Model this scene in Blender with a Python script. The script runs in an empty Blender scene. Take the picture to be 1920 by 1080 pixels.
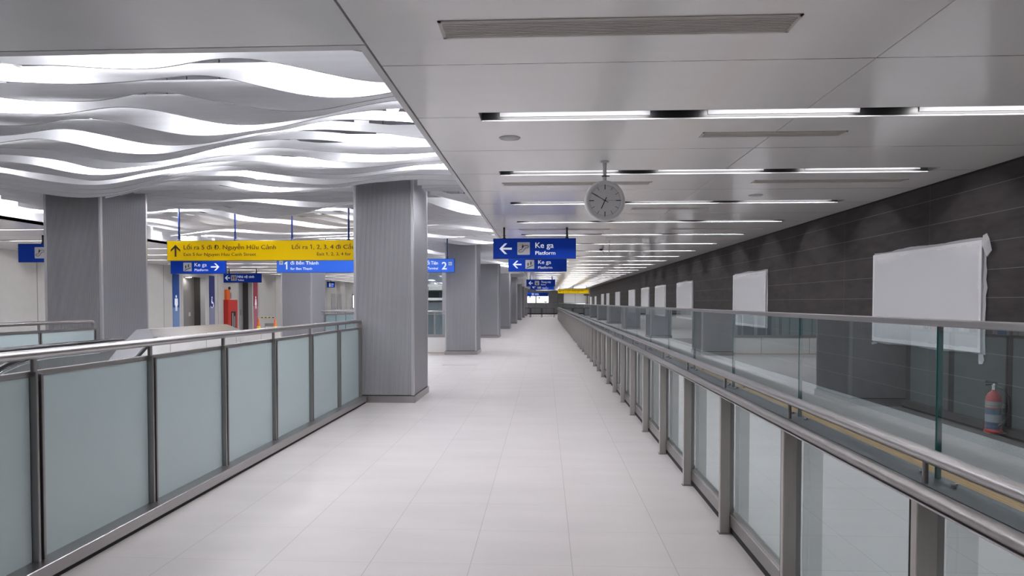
import bpy, bmesh, math, random
from mathutils import Vector, Matrix

# ------------------------------------------------------------------ camera, world, exposure
S = bpy.context.scene
COL = S.collection
cam_data = bpy.data.cameras.new('camera')
cam = bpy.data.objects.new('camera', cam_data)
COL.objects.link(cam)
cam.location = (0.0, 0.0, 1.55)
cam.rotation_euler = (math.radians(90 - 1.492), 0.0, math.radians(2.743))
cam_data.lens = 24.0
cam_data.sensor_width = 36.0
cam_data.shift_y = 60.0 / 1920.0
cam_data.clip_start = 0.05
cam_data.clip_end = 300
S.camera = cam

world = bpy.data.worlds.new('world')
world.use_nodes = True
world.node_tree.nodes['Background'].inputs[0].default_value = (0.75, 0.8, 0.9, 1)
world.node_tree.nodes['Background'].inputs[1].default_value = 0.02
S.world = world
S.view_settings.view_transform = 'Standard'
S.view_settings.look = 'None'
S.view_settings.gamma = 1.0
S.view_settings.use_curve_mapping = False
S.view_settings.exposure = 1.48
SLOT_POWER = 20.0      # radiance of the slot luminaires
LAMP_POWER = 150.0     # radiance of the small downlights above the blades

random.seed(7)
PI = math.pi

# ------------------------------------------------------------------ materials
def nodes_of(m):
    m.use_nodes = True
    return m.node_tree.nodes, m.node_tree.links, m.node_tree.nodes['Principled BSDF']

def mat(name, col, rough=0.5, metal=0.0, coat=0.0, emit=None, emit_s=0.0, noise=0.0, nscale=(6, 6, 6), spec=0.5, bump=0.0):
    m = bpy.data.materials.new(name)
    N, L, b = nodes_of(m)
    b.inputs['Base Color'].default_value = (*col, 1)
    b.inputs['Roughness'].default_value = rough
    b.inputs['Metallic'].default_value = metal
    b.inputs['Coat Weight'].default_value = coat
    b.inputs['Specular IOR Level'].default_value = spec
    if emit:
        b.inputs['Emission Color'].default_value = (*emit, 1)
        b.inputs['Emission Strength'].default_value = emit_s
    if noise or bump:
        tc = N.new('ShaderNodeTexCoord'); mp = N.new('ShaderNodeMapping'); nz = N.new('ShaderNodeTexNoise')
        mp.inputs['Scale'].default_value = nscale
        nz.inputs['Scale'].default_value = 1.0
        nz.inputs['Detail'].default_value = 3.0
        L.new(tc.outputs['Object'], mp.inputs['Vector']); L.new(mp.outputs['Vector'], nz.inputs['Vector'])
        if noise:
            mr = N.new('ShaderNodeMapRange')
            mr.inputs['From Min'].default_value = 0.3; mr.inputs['From Max'].default_value = 0.7
            mr.inputs['To Min'].default_value = 1 - noise; mr.inputs['To Max'].default_value = 1 + noise
            mx = N.new('ShaderNodeMix'); mx.data_type = 'RGBA'; mx.blend_type = 'MULTIPLY'
            mx.inputs['Factor'].default_value = 1.0
            mx.inputs['A'].default_value = (*col, 1)
            L.new(nz.outputs['Fac'], mr.inputs['Value']); L.new(mr.outputs['Result'], mx.inputs['B'])
            L.new(mx.outputs['Result'], b.inputs['Base Color'])
        if bump:
            bp = N.new('ShaderNodeBump'); bp.inputs['Strength'].default_value = bump; bp.inputs['Distance'].default_value = 0.002
            L.new(nz.outputs['Fac'], bp.inputs['Height']); L.new(bp.outputs['Normal'], b.inputs['Normal'])
    return m

def joint_mask(N, L, coord_out, size, origin, width):
    """0..1 mask of joint lines: size/origin/width per axis index {0:x,1:y,2:z}."""
    sep = N.new('ShaderNodeSeparateXYZ'); L.new(coord_out, sep.inputs[0])
    last = None
    for ax in size:
        a = N.new('ShaderNodeMath'); a.operation = 'SUBTRACT'; L.new(sep.outputs[ax], a.inputs[0]); a.inputs[1].default_value = origin[ax]
        d = N.new('ShaderNodeMath'); d.operation = 'DIVIDE'; L.new(a.outputs[0], d.inputs[0]); d.inputs[1].default_value = size[ax]
        ad = N.new('ShaderNodeMath'); ad.operation = 'ADD'; L.new(d.outputs[0], ad.inputs[0]); ad.inputs[1].default_value = 0.5
        f = N.new('ShaderNodeMath'); f.operation = 'FRACT'; L.new(ad.outputs[0], f.inputs[0])
        s = N.new('ShaderNodeMath'); s.operation = 'SUBTRACT'; L.new(f.outputs[0], s.inputs[0]); s.inputs[1].default_value = 0.5
        ab = N.new('ShaderNodeMath'); ab.operation = 'ABSOLUTE'; L.new(s.outputs[0], ab.inputs[0])
        lt = N.new('ShaderNodeMath'); lt.operation = 'LESS_THAN'; L.new(ab.outputs[0], lt.inputs[0]); lt.inputs[1].default_value = width[ax] / size[ax] / 2
        if last is None: last = lt.outputs[0]
        else:
            mx = N.new('ShaderNodeMath'); mx.operation = 'MAXIMUM'; L.new(last, mx.inputs[0]); L.new(lt.outputs[0], mx.inputs[1]); last = mx.outputs[0]
    return last

def cell_value(N, L, coord_out, size, origin):
    mp = N.new('ShaderNodeMapping')
    sz = [size.get(i, 1000.0) for i in range(3)]; og = [origin.get(i, 0.0) for i in range(3)]
    mp.inputs['Location'].default_value = [-og[i] / sz[i] for i in range(3)]
    mp.inputs['Scale'].default_value = [1.0 / s for s in sz]
    L.new(coord_out, mp.inputs['Vector'])
    fl = N.new('ShaderNodeVectorMath'); fl.operation = 'FLOOR'; L.new(mp.outputs['Vector'], fl.inputs[0])
    wn = N.new('ShaderNodeTexWhiteNoise'); wn.noise_dimensions = '3D'; L.new(fl.outputs[0], wn.inputs['Vector'])
    return wn.outputs['Value']

def tiled(name, col, jcol, size, origin, width, rough=0.4, cellvar=0.05, nvar=0.06, nscale=(1.2, 5, 5), metal=0.0, spec=0.5, coat=0.0):
    m = bpy.data.materials.new(name)
    N, L, b = nodes_of(m)
    tc = N.new('ShaderNodeTexCoord'); co = tc.outputs['Object']
    mask = joint_mask(N, L, co, size, origin, width)
    cv = cell_value(N, L, co, size, origin)
    mp = N.new('ShaderNodeMapping'); mp.inputs['Scale'].default_value = nscale; L.new(co, mp.inputs['Vector'])
    nz = N.new('ShaderNodeTexNoise'); nz.inputs['Scale'].default_value = 1.0; nz.inputs['Detail'].default_value = 4.0; L.new(mp.outputs['Vector'], nz.inputs['Vector'])
    a = N.new('ShaderNodeMapRange'); a.inputs['To Min'].default_value = -cellvar; a.inputs['To Max'].default_value = cellvar; L.new(cv, a.inputs['Value'])
    c = N.new('ShaderNodeMapRange'); c.inputs['From Min'].default_value = 0.3; c.inputs['From Max'].default_value = 0.7
    c.inputs['To Min'].default_value = 1 - nvar; c.inputs['To Max'].default_value = 1 + nvar; L.new(nz.outputs['Fac'], c.inputs['Value'])
    s = N.new('ShaderNodeMath'); s.operation = 'ADD'; L.new(a.outputs[0], s.inputs[0]); L.new(c.outputs[0], s.inputs[1])
    mx = N.new('ShaderNodeMix'); mx.data_type = 'RGBA'; mx.blend_type = 'MULTIPLY'; mx.inputs['Factor'].default_value = 1.0
    mx.inputs['A'].default_value = (*col, 1); L.new(s.outputs[0], mx.inputs['B'])
    m2 = N.new('ShaderNodeMix'); m2.data_type = 'RGBA'; L.new(mask, m2.inputs['Factor'])
    L.new(mx.outputs['Result'], m2.inputs['A']); m2.inputs['B'].default_value = (*jcol, 1)
    L.new(m2.outputs['Result'], b.inputs['Base Color'])
    b.inputs['Roughness'].default_value = rough; b.inputs['Metallic'].default_value = metal
    b.inputs['Specular IOR Level'].default_value = spec; b.inputs['Coat Weight'].default_value = coat
    return m

def glass_mat(name, tint, rough=0.0, ior=1.5, boost=1.0):
    m = bpy.data.materials.new(name); m.use_nodes = True
    N, L = m.node_tree.nodes, m.node_tree.links
    N.clear()
    out = N.new('ShaderNodeOutputMaterial'); tr = N.new('ShaderNodeBsdfTransparent'); gl = N.new('ShaderNodeBsdfGlossy')
    tr.inputs[0].default_value = (*tint, 1); gl.inputs['Roughness'].default_value = rough; gl.inputs['Color'].default_value = (0.9, 0.97, 0.97, 1)
    fr = N.new('ShaderNodeFresnel'); fr.inputs['IOR'].default_value = ior
    mu = N.new('ShaderNodeMath'); mu.operation = 'MULTIPLY'; mu.use_clamp = True; mu.inputs[1].default_value = boost
    mix = N.new('ShaderNodeMixShader')
    # the back faces of the pane only let light through, both reflections are given by the front face
    ge = N.new('ShaderNodeNewGeometry'); inv = N.new('ShaderNodeMath'); inv.operation = 'SUBTRACT'; inv.inputs[0].default_value = 1.0
    m2 = N.new('ShaderNodeMath'); m2.operation = 'MULTIPLY'
    L.new(ge.outputs['Backfacing'], inv.inputs[1]); L.new(fr.outputs[0], mu.inputs[0])
    L.new(mu.outputs[0], m2.inputs[0]); L.new(inv.outputs[0], m2.inputs[1]); L.new(m2.outputs[0], mix.inputs[0]); L.new(tr.outputs[0], mix.inputs[1]); L.new(gl.outputs[0], mix.inputs[2])
    L.new(mix.outputs[0], out.inputs[0])
    return m

def frosted_mat(name, col, rough, trans):
    m = bpy.data.materials.new(name); m.use_nodes = True
    N, L = m.node_tree.nodes, m.node_tree.links
    b = N['Principled BSDF']; out = N['Material Output']
    b.inputs['Base Color'].default_value = (*col, 1); b.inputs['Roughness'].default_value = rough
    tl = N.new('ShaderNodeBsdfTranslucent'); tl.inputs[0].default_value = (*[min(1, c * 1.15) for c in col], 1)
    mix = N.new('ShaderNodeMixShader'); mix.inputs[0].default_value = trans
    L.new(b.outputs[0], mix.inputs[1]); L.new(tl.outputs[0], mix.inputs[2]); L.new(mix.outputs[0], out.inputs[0])
    return m

def emit_mat(name, col, s):
    m = bpy.data.materials.new(name); m.use_nodes = True
    N, L = m.node_tree.nodes, m.node_tree.links; N.clear()
    out = N.new('ShaderNodeOutputMaterial'); e = N.new('ShaderNodeEmission')
    e.inputs[0].default_value = (*col, 1); e.inputs[1].default_value = s
    L.new(e.outputs[0], out.inputs[0])
    return m

TX0, TY0 = -1.637, 3.989
M = {}
M['floor'] = tiled('stone_tile', (0.405, 0.382, 0.380), (0.27, 0.25, 0.245), {0: .6, 1: .6}, {0: TX0, 1: TY0}, {0: .0048, 1: .0022}, rough=0.42, cellvar=.02, nvar=.05, nscale=(.9, 3.5, 1))
M['floor_grey'] = tiled('grey_stone_tile', (0.405, 0.395, 0.40), (0.22, 0.22, 0.22), {0: .6, 1: .6}, {0: TX0, 1: TY0}, {0: .0035, 1: .003}, rough=0.4, cellvar=.02, nvar=.05, nscale=(.9, 3.5, 1))
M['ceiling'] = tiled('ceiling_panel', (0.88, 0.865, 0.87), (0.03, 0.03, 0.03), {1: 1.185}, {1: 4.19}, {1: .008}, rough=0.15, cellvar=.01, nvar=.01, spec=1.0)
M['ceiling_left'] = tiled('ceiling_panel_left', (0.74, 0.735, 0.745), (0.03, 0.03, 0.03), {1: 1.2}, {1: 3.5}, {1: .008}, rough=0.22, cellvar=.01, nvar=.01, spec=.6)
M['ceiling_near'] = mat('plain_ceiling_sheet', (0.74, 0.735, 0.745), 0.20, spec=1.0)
M['dark_wall'] = tiled('dark_stone_cladding', (0.050, 0.045, 0.046), (0.17, 0.165, 0.17), {2: .3, 1: 2.4}, {2: .1, 1: 1.5}, {2: .005, 1: .003}, rough=0.65, cellvar=.06, nvar=.2, nscale=(2, 2.5, 9), spec=.12)
M['white_wall'] = tiled('white_wall_panel', (0.60, 0.59, 0.58), (0.22, 0.22, 0.22), {1: 2.2}, {1: 19.2}, {1: .03}, rough=0.4, cellvar=.02, nvar=.02)
M['end_wall'] = tiled('grey_end_wall_panel', (0.36, 0.36, 0.37), (0.10, 0.12, 0.12), {0: 1.5, 2: 1.4}, {0: 1.7, 2: 1.5}, {0: .03, 2: .02}, rough=0.4, cellvar=.03, nvar=.03)
M['parapet'] = tiled('parapet_panel', (0.68, 0.67, 0.66), (0.15, 0.15, 0.15), {1: 1.0, 0: 1.4}, {1: 9.1, 0: -3.9}, {1: .012, 0: .012}, rough=0.4, cellvar=.02, nvar=.02)
M['void'] = mat('dark_void_paint', (0.07, 0.07, 0.08), 0.9)
M['fascia'] = mat('white_fascia_paint', (0.88, 0.88, 0.90), 0.5)
M['trim'] = mat('grey_edge_trim', (0.66, 0.65, 0.66), 0.35, spec=.5)
M['gap'] = mat('black_reveal', (0.008, 0.008, 0.008), 0.8)
M['blade'] = mat('white_blade_paint', (0.90, 0.90, 0.92), 0.45, noise=.03, nscale=(1.5, 5, 40))
M['blade_edge'] = mat('grey_baffle_edge', (0.36, 0.36, 0.375), 0.5)
M['steel'] = mat('brushed_steel', (0.41, 0.395, 0.395), 0.32, 1.0, noise=.05, nscale=(90, .6, 90))
M['steel_dark'] = mat('satin_steel_dark', (0.33, 0.315, 0.31), 0.38, 1.0, noise=.05, nscale=(40, 40, 1))
M['steel_post'] = mat('satin_steel_post', (0.42, 0.39, 0.375), 0.42, .5, noise=.05, nscale=(40, 40, 1))
M['steel_matt'] = mat('matt_steel_sheet', (0.30, 0.295, 0.31), 0.5, .9)
M['ledge'] = mat('dark_steel_ledge', (0.11, 0.12, 0.135), 0.4, .6)
M['chrome'] = mat('polished_steel', (0.72, 0.72, 0.74), 0.26, 1.0)
M['column'] = mat('fluted_grey_metal', (0.385, 0.385, 0.41), 0.38, 0.45, noise=.03, nscale=(4, 4, .4))
M['column_trim'] = mat('column_corner_metal', (0.50, 0.50, 0.52), 0.28, 0.6)
M['frosted'] = frosted_mat('frosted_glass', (0.44, 0.52, 0.535), 0.30, 0.24)
M['glass'] = glass_mat('clear_green_glass', (0.87, 0.915, 0.92), 0.0, 1.5, 1.7)
M['glass_edge'] = mat('green_glass_edge', (0.008, 0.08, 0.078), 0.15)
M['black'] = mat('black_paint', (0.012, 0.012, 0.013), 0.4)
M['slot_black'] = mat('black_slot_lining', (0.006, 0.006, 0.007), 0.35)
M['reflector'] = mat('slot_reflector', (0.20, 0.20, 0.21), 0.6, spec=.1)
M['slot_lip'] = mat('slot_lip', (0.85, 0.85, 0.87), 0.3)
M['diffuser'] = emit_mat('lit_diffuser', (1.0, 0.975, 0.985), SLOT_POWER)
M['diffuser_left'] = emit_mat('lit_diffuser_left', (1.0, 0.98, 0.97), SLOT_POWER * .62)
M['lamp'] = emit_mat('lit_lamp_lens', (0.95, 0.955, 1.0), LAMP_POWER)
M['lamp_soft'] = emit_mat('lit_small_lamp', (1.0, 0.98, 0.95), 14.0)
M['lit_window'] = emit_mat('lit_window_glow', (1.0, 0.99, 0.93), 1.15)
M['white_plastic'] = mat('white_plastic', (0.62, 0.62, 0.62), 0.4)
M['vent'] = mat('vent_beige', (0.50, 0.48, 0.45), 0.4)
M['vent_dark'] = mat('vent_shadow', (0.10, 0.09, 0.085), 0.6)
M['navy'] = mat('navy_sign_body', (0.004, 0.014, 0.10), 0.4, spec=.3)
M['navy_face'] = mat('navy_sign_face', (0.004, 0.052, 0.48), 0.4, noise=.1, nscale=(1.5, 1, 1), spec=.2)
M['blue_face'] = mat('bright_blue_sign_face', (0.012, 0.075, 0.40), 0.3, emit=(0.01, 0.06, 0.35), emit_s=.35)  # slight glow added to the face colour so the sign looks brighter
M['yellow_face'] = mat('yellow_sign_face', (0.74, 0.49, 0.0), 0.45, spec=.15, emit=(0.8, 0.5, 0.0), emit_s=.06)  # faint emission lifts the yellow, the sign itself is no lamp
M['brown_text'] = mat('dark_brown_lettering', (0.045, 0.015, 0.008), 0.5)
M['sign_edge'] = mat('dark_sign_edge', (0.03, 0.025, 0.02), 0.4)
M['white_text'] = mat('white_lettering', (0.80, 0.84, 0.90), 0.5, emit=(.8, .86, 1), emit_s=.12)  # small glow added to brighten the lettering and white figures
M['icon_white'] = mat('icon_plate_white', (0.66, 0.68, 0.70), 0.5)
M['icon_black'] = mat('icon_black', (0.012, 0.012, 0.012), 0.5)
M['icon_red'] = mat('icon_red', (0.55, 0.05, 0.03), 0.5)
M['icon_blue'] = mat('icon_blue', (0.03, 0.12, 0.4), 0.5)
M['clock_rim'] = mat('clock_rim_paint', (0.58, 0.58, 0.59), 0.4)
M['clock_face'] = mat('clock_dial', (0.86, 0.86, 0.88), 0.5)
M['yellow_tile'] = tiled('yellow_tactile_paving', (0.42, 0.27, 0.12), (0.28, 0.18, 0.08), {0: .05, 1: .3}, {0: 3.4, 1: 0}, {0: .012, 1: .006}, rough=.6)
M['skirting'] = mat('granite_skirting', (0.30, 0.31, 0.32), 0.5, noise=.15, nscale=(60, 60, 60))
M['board'] = mat('white_board', (0.60, 0.60, 0.63), 0.45)
M['red_gloss'] = mat('red_gloss_paint', (0.30, 0.012, 0.014), 0.3)
M['red'] = mat('red_cabinet_paint', (0.60, 0.03, 0.02), 0.4)
M['tan'] = mat('tan_kerb', (0.55, 0.42, 0.33), 0.6)
M['orange'] = mat('orange_paint', (0.75, 0.16, 0.03), 0.5)
M['cone_yellow'] = mat('cone_yellow_band', (0.80, 0.62, 0.06), 0.5)
M['maroon'] = mat('maroon_plastic', (0.18, 0.01, 0.03), 0.4)
M['label_blue'] = mat('label_blue', (0.03, 0.055, 0.12), 0.5)
M['label_white'] = mat('label_white', (0.20, 0.21, 0.23), 0.5)
M['strip_blue'] = mat('blue_wall_strip', (0.008, 0.075, 0.34), 0.4)
M['strip_blue_pale'] = mat('pale_blue_wall_strip', (0.17, 0.28, 0.55), 0.4)
M['strip_navy'] = mat('navy_wall_strip', (0.018, 0.03, 0.19), 0.4)
M['strip_navy_pale'] = mat('pale_navy_wall_strip', (0.25, 0.27, 0.42), 0.4)
M['strip_red'] = mat('crimson_wall_strip', (0.38, 0.02, 0.06), 0.4)
M['strip_red_pale'] = mat('pale_crimson_wall_strip', (0.50, 0.17, 0.24), 0.4)
M['door_grey'] = mat('dark_grey_door', (0.26, 0.25, 0.24), 0.35)
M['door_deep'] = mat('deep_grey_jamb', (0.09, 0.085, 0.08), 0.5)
M['door_light'] = mat('mid_grey_door', (0.42, 0.42, 0.43), 0.35)
M['rubber'] = mat('black_rubber', (0.01, 0.01, 0.012), 0.3)
M['hatch'] = mat('grey_floor_hatch', (0.40, 0.39, 0.39), 0.45)
M['pit'] = mat('grey_pit_wall', (0.45, 0.46, 0.47), 0.6)
M['concrete'] = mat('plain_concrete', (0.3, 0.3, 0.3), 0.8)

def film_mat():
    m = bpy.data.materials.new('plastic_film'); m.use_nodes = True
    N, L = m.node_tree.nodes, m.node_tree.links
    b = N['Principled BSDF']; out = N['Material Output']
    b.inputs['Base Color'].default_value = (0.72, 0.72, 0.75, 1); b.inputs['Roughness'].default_value = 0.25
    tr = N.new('ShaderNodeBsdfTransparent'); mix = N.new('ShaderNodeMixShader'); mix.inputs[0].default_value = 0.5
    L.new(tr.outputs[0], mix.inputs[1]); L.new(b.outputs[0], mix.inputs[2]); L.new(mix.outputs[0], out.inputs[0])
    return m
M['film'] = film_mat()

# ------------------------------------------------------------------ mesh helpers
class MB:
    def __init__(s): s.v = []; s.f = []; s.m = []; s.sm = []; s.mats = []
    def mi(s, m):
        if m not in s.mats: s.mats.append(m)
        return s.mats.index(m)
    def add(s, vs, fs, m, smooth=False):
        o = len(s.v); s.v += [tuple(v) for v in vs]; k = s.mi(m)
        for f in fs: s.f.append([i + o for i in f]); s.m.append(k); s.sm.append(smooth)
    def box(s, x0, x1, y0, y1, z0, z1, m):
        vs = [(x, y, z) for z in (z0, z1) for y in (y0, y1) for x in (x0, x1)]
        s.add(vs, [(0, 2, 3, 1), (4, 5, 7, 6), (0, 1, 5, 4), (2, 6, 7, 3), (0, 4, 6, 2), (1, 3, 7, 5)], m)
    def bbox(s, x0, x1, y0, y1, z0, z1, m, r):
        # box with chamfered edges along its longest axis
        d = [x1 - x0, y1 - y0, z1 - z0]; a = d.index(max(d)); o = [(x0, x1), (y0, y1), (z0, z1)]
        b, c = [i for i in range(3) if i != a]
        B0, B1 = o[b]; C0, C1 = o[c]
        pr = [(B0 + r, C0), (B1 - r, C0), (B1, C0 + r), (B1, C1 - r), (B1 - r, C1), (B0 + r, C1), (B0, C1 - r), (B0, C0 + r)]
        vs = []
        for t in o[a]:
            for p in pr:
                q = [0, 0, 0]; q[a] = t; q[b] = p[0]; q[c] = p[1]; vs.append(q)
        n = 8
        fs = [(i, (i + 1) % n, n + (i + 1) % n, n + i) for i in range(n)] + [tuple(range(n))[::-1], tuple(range(n, 2 * n))]
        s.add(vs, fs, m)
    def tube(s, pts, r, m, n=14, cap=True, ry=None):
        pts = [Vector(p) for p in pts]; rings = []
        for i, p in enumerate(pts):
            if i == 0: t = pts[1] - p
            elif i == len(pts) - 1: t = p - pts[i - 1]
            else: t = (pts[i + 1] - p).normalized() + (p - pts[i - 1]).normalized()
            t.normalize()
            up = Vector((0, 0, 1)) if abs(t.z) < 0.9 else Vector((0, 1, 0))
            a = t.cross(up).normalized(); b = a.cross(t).normalized()
            rr = r[i] if isinstance(r, (list, tuple)) else r
            rings.append([p + a * math.cos(2 * PI * k / n) * rr + b * math.sin(2 * PI * k / n) * (rr if ry is None else ry) for k in range(n)])
        o = []; fs = []
        for q in rings: o += q
        for i in range(len(rings) - 1):
            for k in range(n):
                fs.append((i * n + k, i * n + (k + 1) % n, (i + 1) * n + (k + 1) % n, (i + 1) * n + k))
        s.add(o, fs, m, True)
        if cap:
            s.add(rings[0], [tuple(range(n))[::-1]], m); s.add(rings[-1], [tuple(range(n))], m)
    def lathe(s, c, prof, m, axis='z', n=28, smooth=True):
        # prof: list of (radius, height)
        vs = []; fs = []
        for (r, h) in prof:
            for k in range(n):
                a = 2 * PI * k / n
                if axis == 'z': vs.append((c[0] + r * math.cos(a), c[1] + r * math.sin(a), c[2] + h))
                elif axis == 'y': vs.append((c[0] + r * math.cos(a), c[1] + h, c[2] + r * math.sin(a)))
                else: vs.append((c[0] + h, c[1] + r * math.cos(a), c[2] + r * math.sin(a)))
        for i in range(len(prof) - 1):
            for k in range(n):
                fs.append((i * n + k, i * n + (k + 1) % n, (i + 1) * n + (k + 1) % n, (i + 1) * n + k))
        s.add(vs, fs, m, smooth)
        if prof[0][0] > 1e-6: s.add(vs[:n], [tuple(range(n))], m)
        if prof[-1][0] > 1e-6: s.add(vs[-n:], [tuple(range(n))], m)
    def poly(s, pts2, plane, d0, d1, m):
        """extrude a 2-D polygon; plane 'xz' (extrude y), 'yz' (extrude x), 'xy' (extrude z)"""
        def P(p, d):
            return (p[0], d, p[1]) if plane == 'xz' else ((d, p[0], p[1]) if plane == 'yz' else (p[0], p[1], d))
        n = len(pts2); vs = [P(p, d0) for p in pts2] + [P(p, d1) for p in pts2]
        s.add(vs, [tuple(range(n)), tuple(range(n, 2 * n))[::-1]] + [(i, n + i, n + (i + 1) % n, (i + 1) % n) for i in range(n)], m)
    def stroke(s, pts, w, y, m, t=0.002):
        """flat ribbon in the x-z plane at depth y"""
        for a, b in zip(pts[:-1], pts[1:]):
            dx, dz = b[0] - a[0], b[1] - a[1]; l = math.hypot(dx, dz) or 1
            nx, nz = -dz / l * w / 2, dx / l * w / 2; ex, ez = dx / l * w * .3, dz / l * w * .3
            s.poly([(a[0] + nx - ex, a[1] + nz - ez), (b[0] + nx + ex, b[1] + nz + ez), (b[0] - nx + ex, b[1] - nz + ez), (a[0] - nx - ex, a[1] - nz - ez)], 'xz', y - t, y, m)
    def disc(s, cx, cz, rx, rz, y, m, n=18, t=0.002):
        s.poly([(cx + rx * math.cos(2 * PI * k / n), cz + rz * math.sin(2 * PI * k / n)) for k in range(n)], 'xz', y - t, y, m)
    def build(s, name, parent=None, fix=True):
        me = bpy.data.meshes.new(name)
        me.from_pydata(s.v, [], s.f)
        for m in s.mats: me.materials.append(m)
        me.polygons.foreach_set('material_index', s.m)
        me.polygons.foreach_set('use_smooth', s.sm)
        me.update()
        if fix:
            bm = bmesh.new(); bm.from_mesh(me); bmesh.ops.recalc_face_normals(bm, faces=bm.faces); bm.to_mesh(me); bm.free()
        o = bpy.data.objects.new(name, me); COL.objects.link(o)
        if parent is not None:
            o.parent = parent
            o.location = -Vector(parent.location)
        return o

def tag(o, label=None, cat=None, group=None, kind=None):
    if label: o['label'] = label
    if cat: o['category'] = cat
    if group: o['group'] = group
    if kind: o['kind'] = kind
    return o
def thing(name, loc, label, cat, group=None):
    o = bpy.data.objects.new(name, None); COL.objects.link(o); o.location = loc; o.empty_display_size = .1
    return tag(o, label, cat, group)
def struct(name, mb, label=None):
    o = mb.build(name); o['kind'] = 'structure'
    if label: o['label'] = label
    return o
ORD = ['first', 'second', 'third', 'fourth', 'fifth', 'sixth', 'seventh', 'eighth', 'ninth', 'tenth', 'eleventh', 'twelfth', 'thirteenth', 'fourteenth', 'fifteenth', 'sixteenth', 'seventeenth', 'eighteenth', 'nineteenth', 'twentieth']
TENS = {2: 'twenty', 3: 'thirty', 4: 'forty', 5: 'fifty', 6: 'sixty', 7: 'seventy', 8: 'eighty', 9: 'ninety'}
def ordinal(i):
    """1-based ordinal in words"""
    if i <= 20: return ORD[i - 1]
    if i < 100:
        t, u = divmod(i, 10)
        if u == 0: return TENS[t][:-1] + 'ieth'
        return TENS[t] + '-' + ORD[u - 1]
    if i == 100: return 'hundredth'
    return 'hundred-and-' + ordinal(i - 100)

# ------------------------------------------------------------------ setting
XW, XL, YN, YF = 4.75, -14.75, -7.0, 88.0
ZC = 3.0
XE = -1.0            # edge between the flat ceiling and the wave ceiling
XV = -9.45           # far edge of the wave ceiling
YV = 3.85            # near edge of the wave ceiling
ZV = 4.0             # top of the void
SLOTS = [5.37 + 2.34 * n for n in range(-4, 34)]
LSLOTS = [13.1 + 2.42 * n for n in range(-7, 29)]
SX0, SX1, SW = -0.51, 4.25, .25
LX0, LX1 = -14.3, -9.97

f = MB()
OX0, OX1 = -6.8, -2.9
OP = [(YN + 1.0, 9.0), (20.72, 29.6)]
def fl(x0, x1, y0, y1): f.box(x0, x1, y0, y1, -.3, 0, M['floor'])
fl(XL - 1.6, OX0, YN, YF); fl(OX1, 1.27, YN, YF); f.box(1.27, XW + .2, YN, YF, -.3, 0, M['floor_grey'])
fl(OX0, OX1, YN, OP[0][0]); fl(OX0, OX1, OP[0][1], OP[1][0]); fl(OX0, OX1, OP[1][1], YF)
struct('floor', f)
pw = MB()
for (a, b) in OP:
    pw.box(OX0 - .1, OX0, a, b, -5, -.3, M['pit']); pw.box(OX1, OX1 + .1, a, b, -5, -.3, M['pit'])
    pw.box(OX0 - .1, OX1 + .1, a - .1, a, -5, -.3, M['pit']); pw.box(OX0 - .1, OX1 + .1, b, b + .1, -5, -.3, M['pit'])
    pw.box(OX0 - .1, OX1 + .1, a - .1, b + .1, -5.1, -5, M['pit'])
struct('wall_pit', pw)

def slotted_box(mb, a, b, *r):
    if b - a > 1e-3: mb.box(a, b, *r)
def slotted(mb, x0, x1, sx0, sx1, ys, m, y0, y1):
    cur = y0
    for y in ys:
        a, b = y - SW / 2, y + SW / 2
        if a < cur or b > y1: continue
        mb.box(x0, x1, cur, a, ZC, ZC + .06, m)
        slotted_box(mb, x0, sx0, a, b, ZC, ZC + .06, m); slotted_box(mb, sx1, x1, a, b, ZC, ZC + .06, m)
        cur = b
    mb.box(x0, x1, cur, y1, ZC, ZC + .06, m)
c = MB()
LJ = 1.965
slotted(c, XE, LJ - .004, SX0, LJ - .004, SLOTS, M['ceiling'], YN, YF)
slotted(c, LJ + .004, XW, LJ + .004, SX1, SLOTS, M['ceiling'], YN, YF)
cur = YN
for y in SLOTS + [YF + SW / 2]:
    c.box(LJ - .02, LJ + .02, cur, y - SW / 2, ZC + .06, ZC + .07, M['gap']); cur = y + SW / 2
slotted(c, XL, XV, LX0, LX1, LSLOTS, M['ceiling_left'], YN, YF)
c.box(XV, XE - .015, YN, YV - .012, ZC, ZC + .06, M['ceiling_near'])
c.box(XV - .1, XE + .1, YV - .3, YF, ZV, ZV + .1, M['void'])
struct('ceiling', c)
# light trims round the wave opening with the black reveal beside them
t = MB()
t.box(XE - .015, XE, YN, YF, ZC + .03, ZC + .06, M['gap'])
t.box(XE - .06, XE - .015, YV, YF, ZC, ZC + .07, M['trim'])
t.box(XV, XE - .06, YV, YV + .07, ZC, ZC + .07, M['trim'])
t.box(XV, XE - .015, YV - .012, YV, ZC + .03, ZC + .06, M['gap'])
struct('trim_1', t)
fa = MB()
fa.box(XE - .03, XE - .015, YV, YF, ZC + .07, ZV, M['fascia'])
fa.box(XV - .02, XV, YV, YF, ZC, ZV, M['fascia'])
fa.box(XV, XE, YV - .02, YV, ZC + .06, ZV, M['fascia'])
struct('wall_void', fa)
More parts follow.
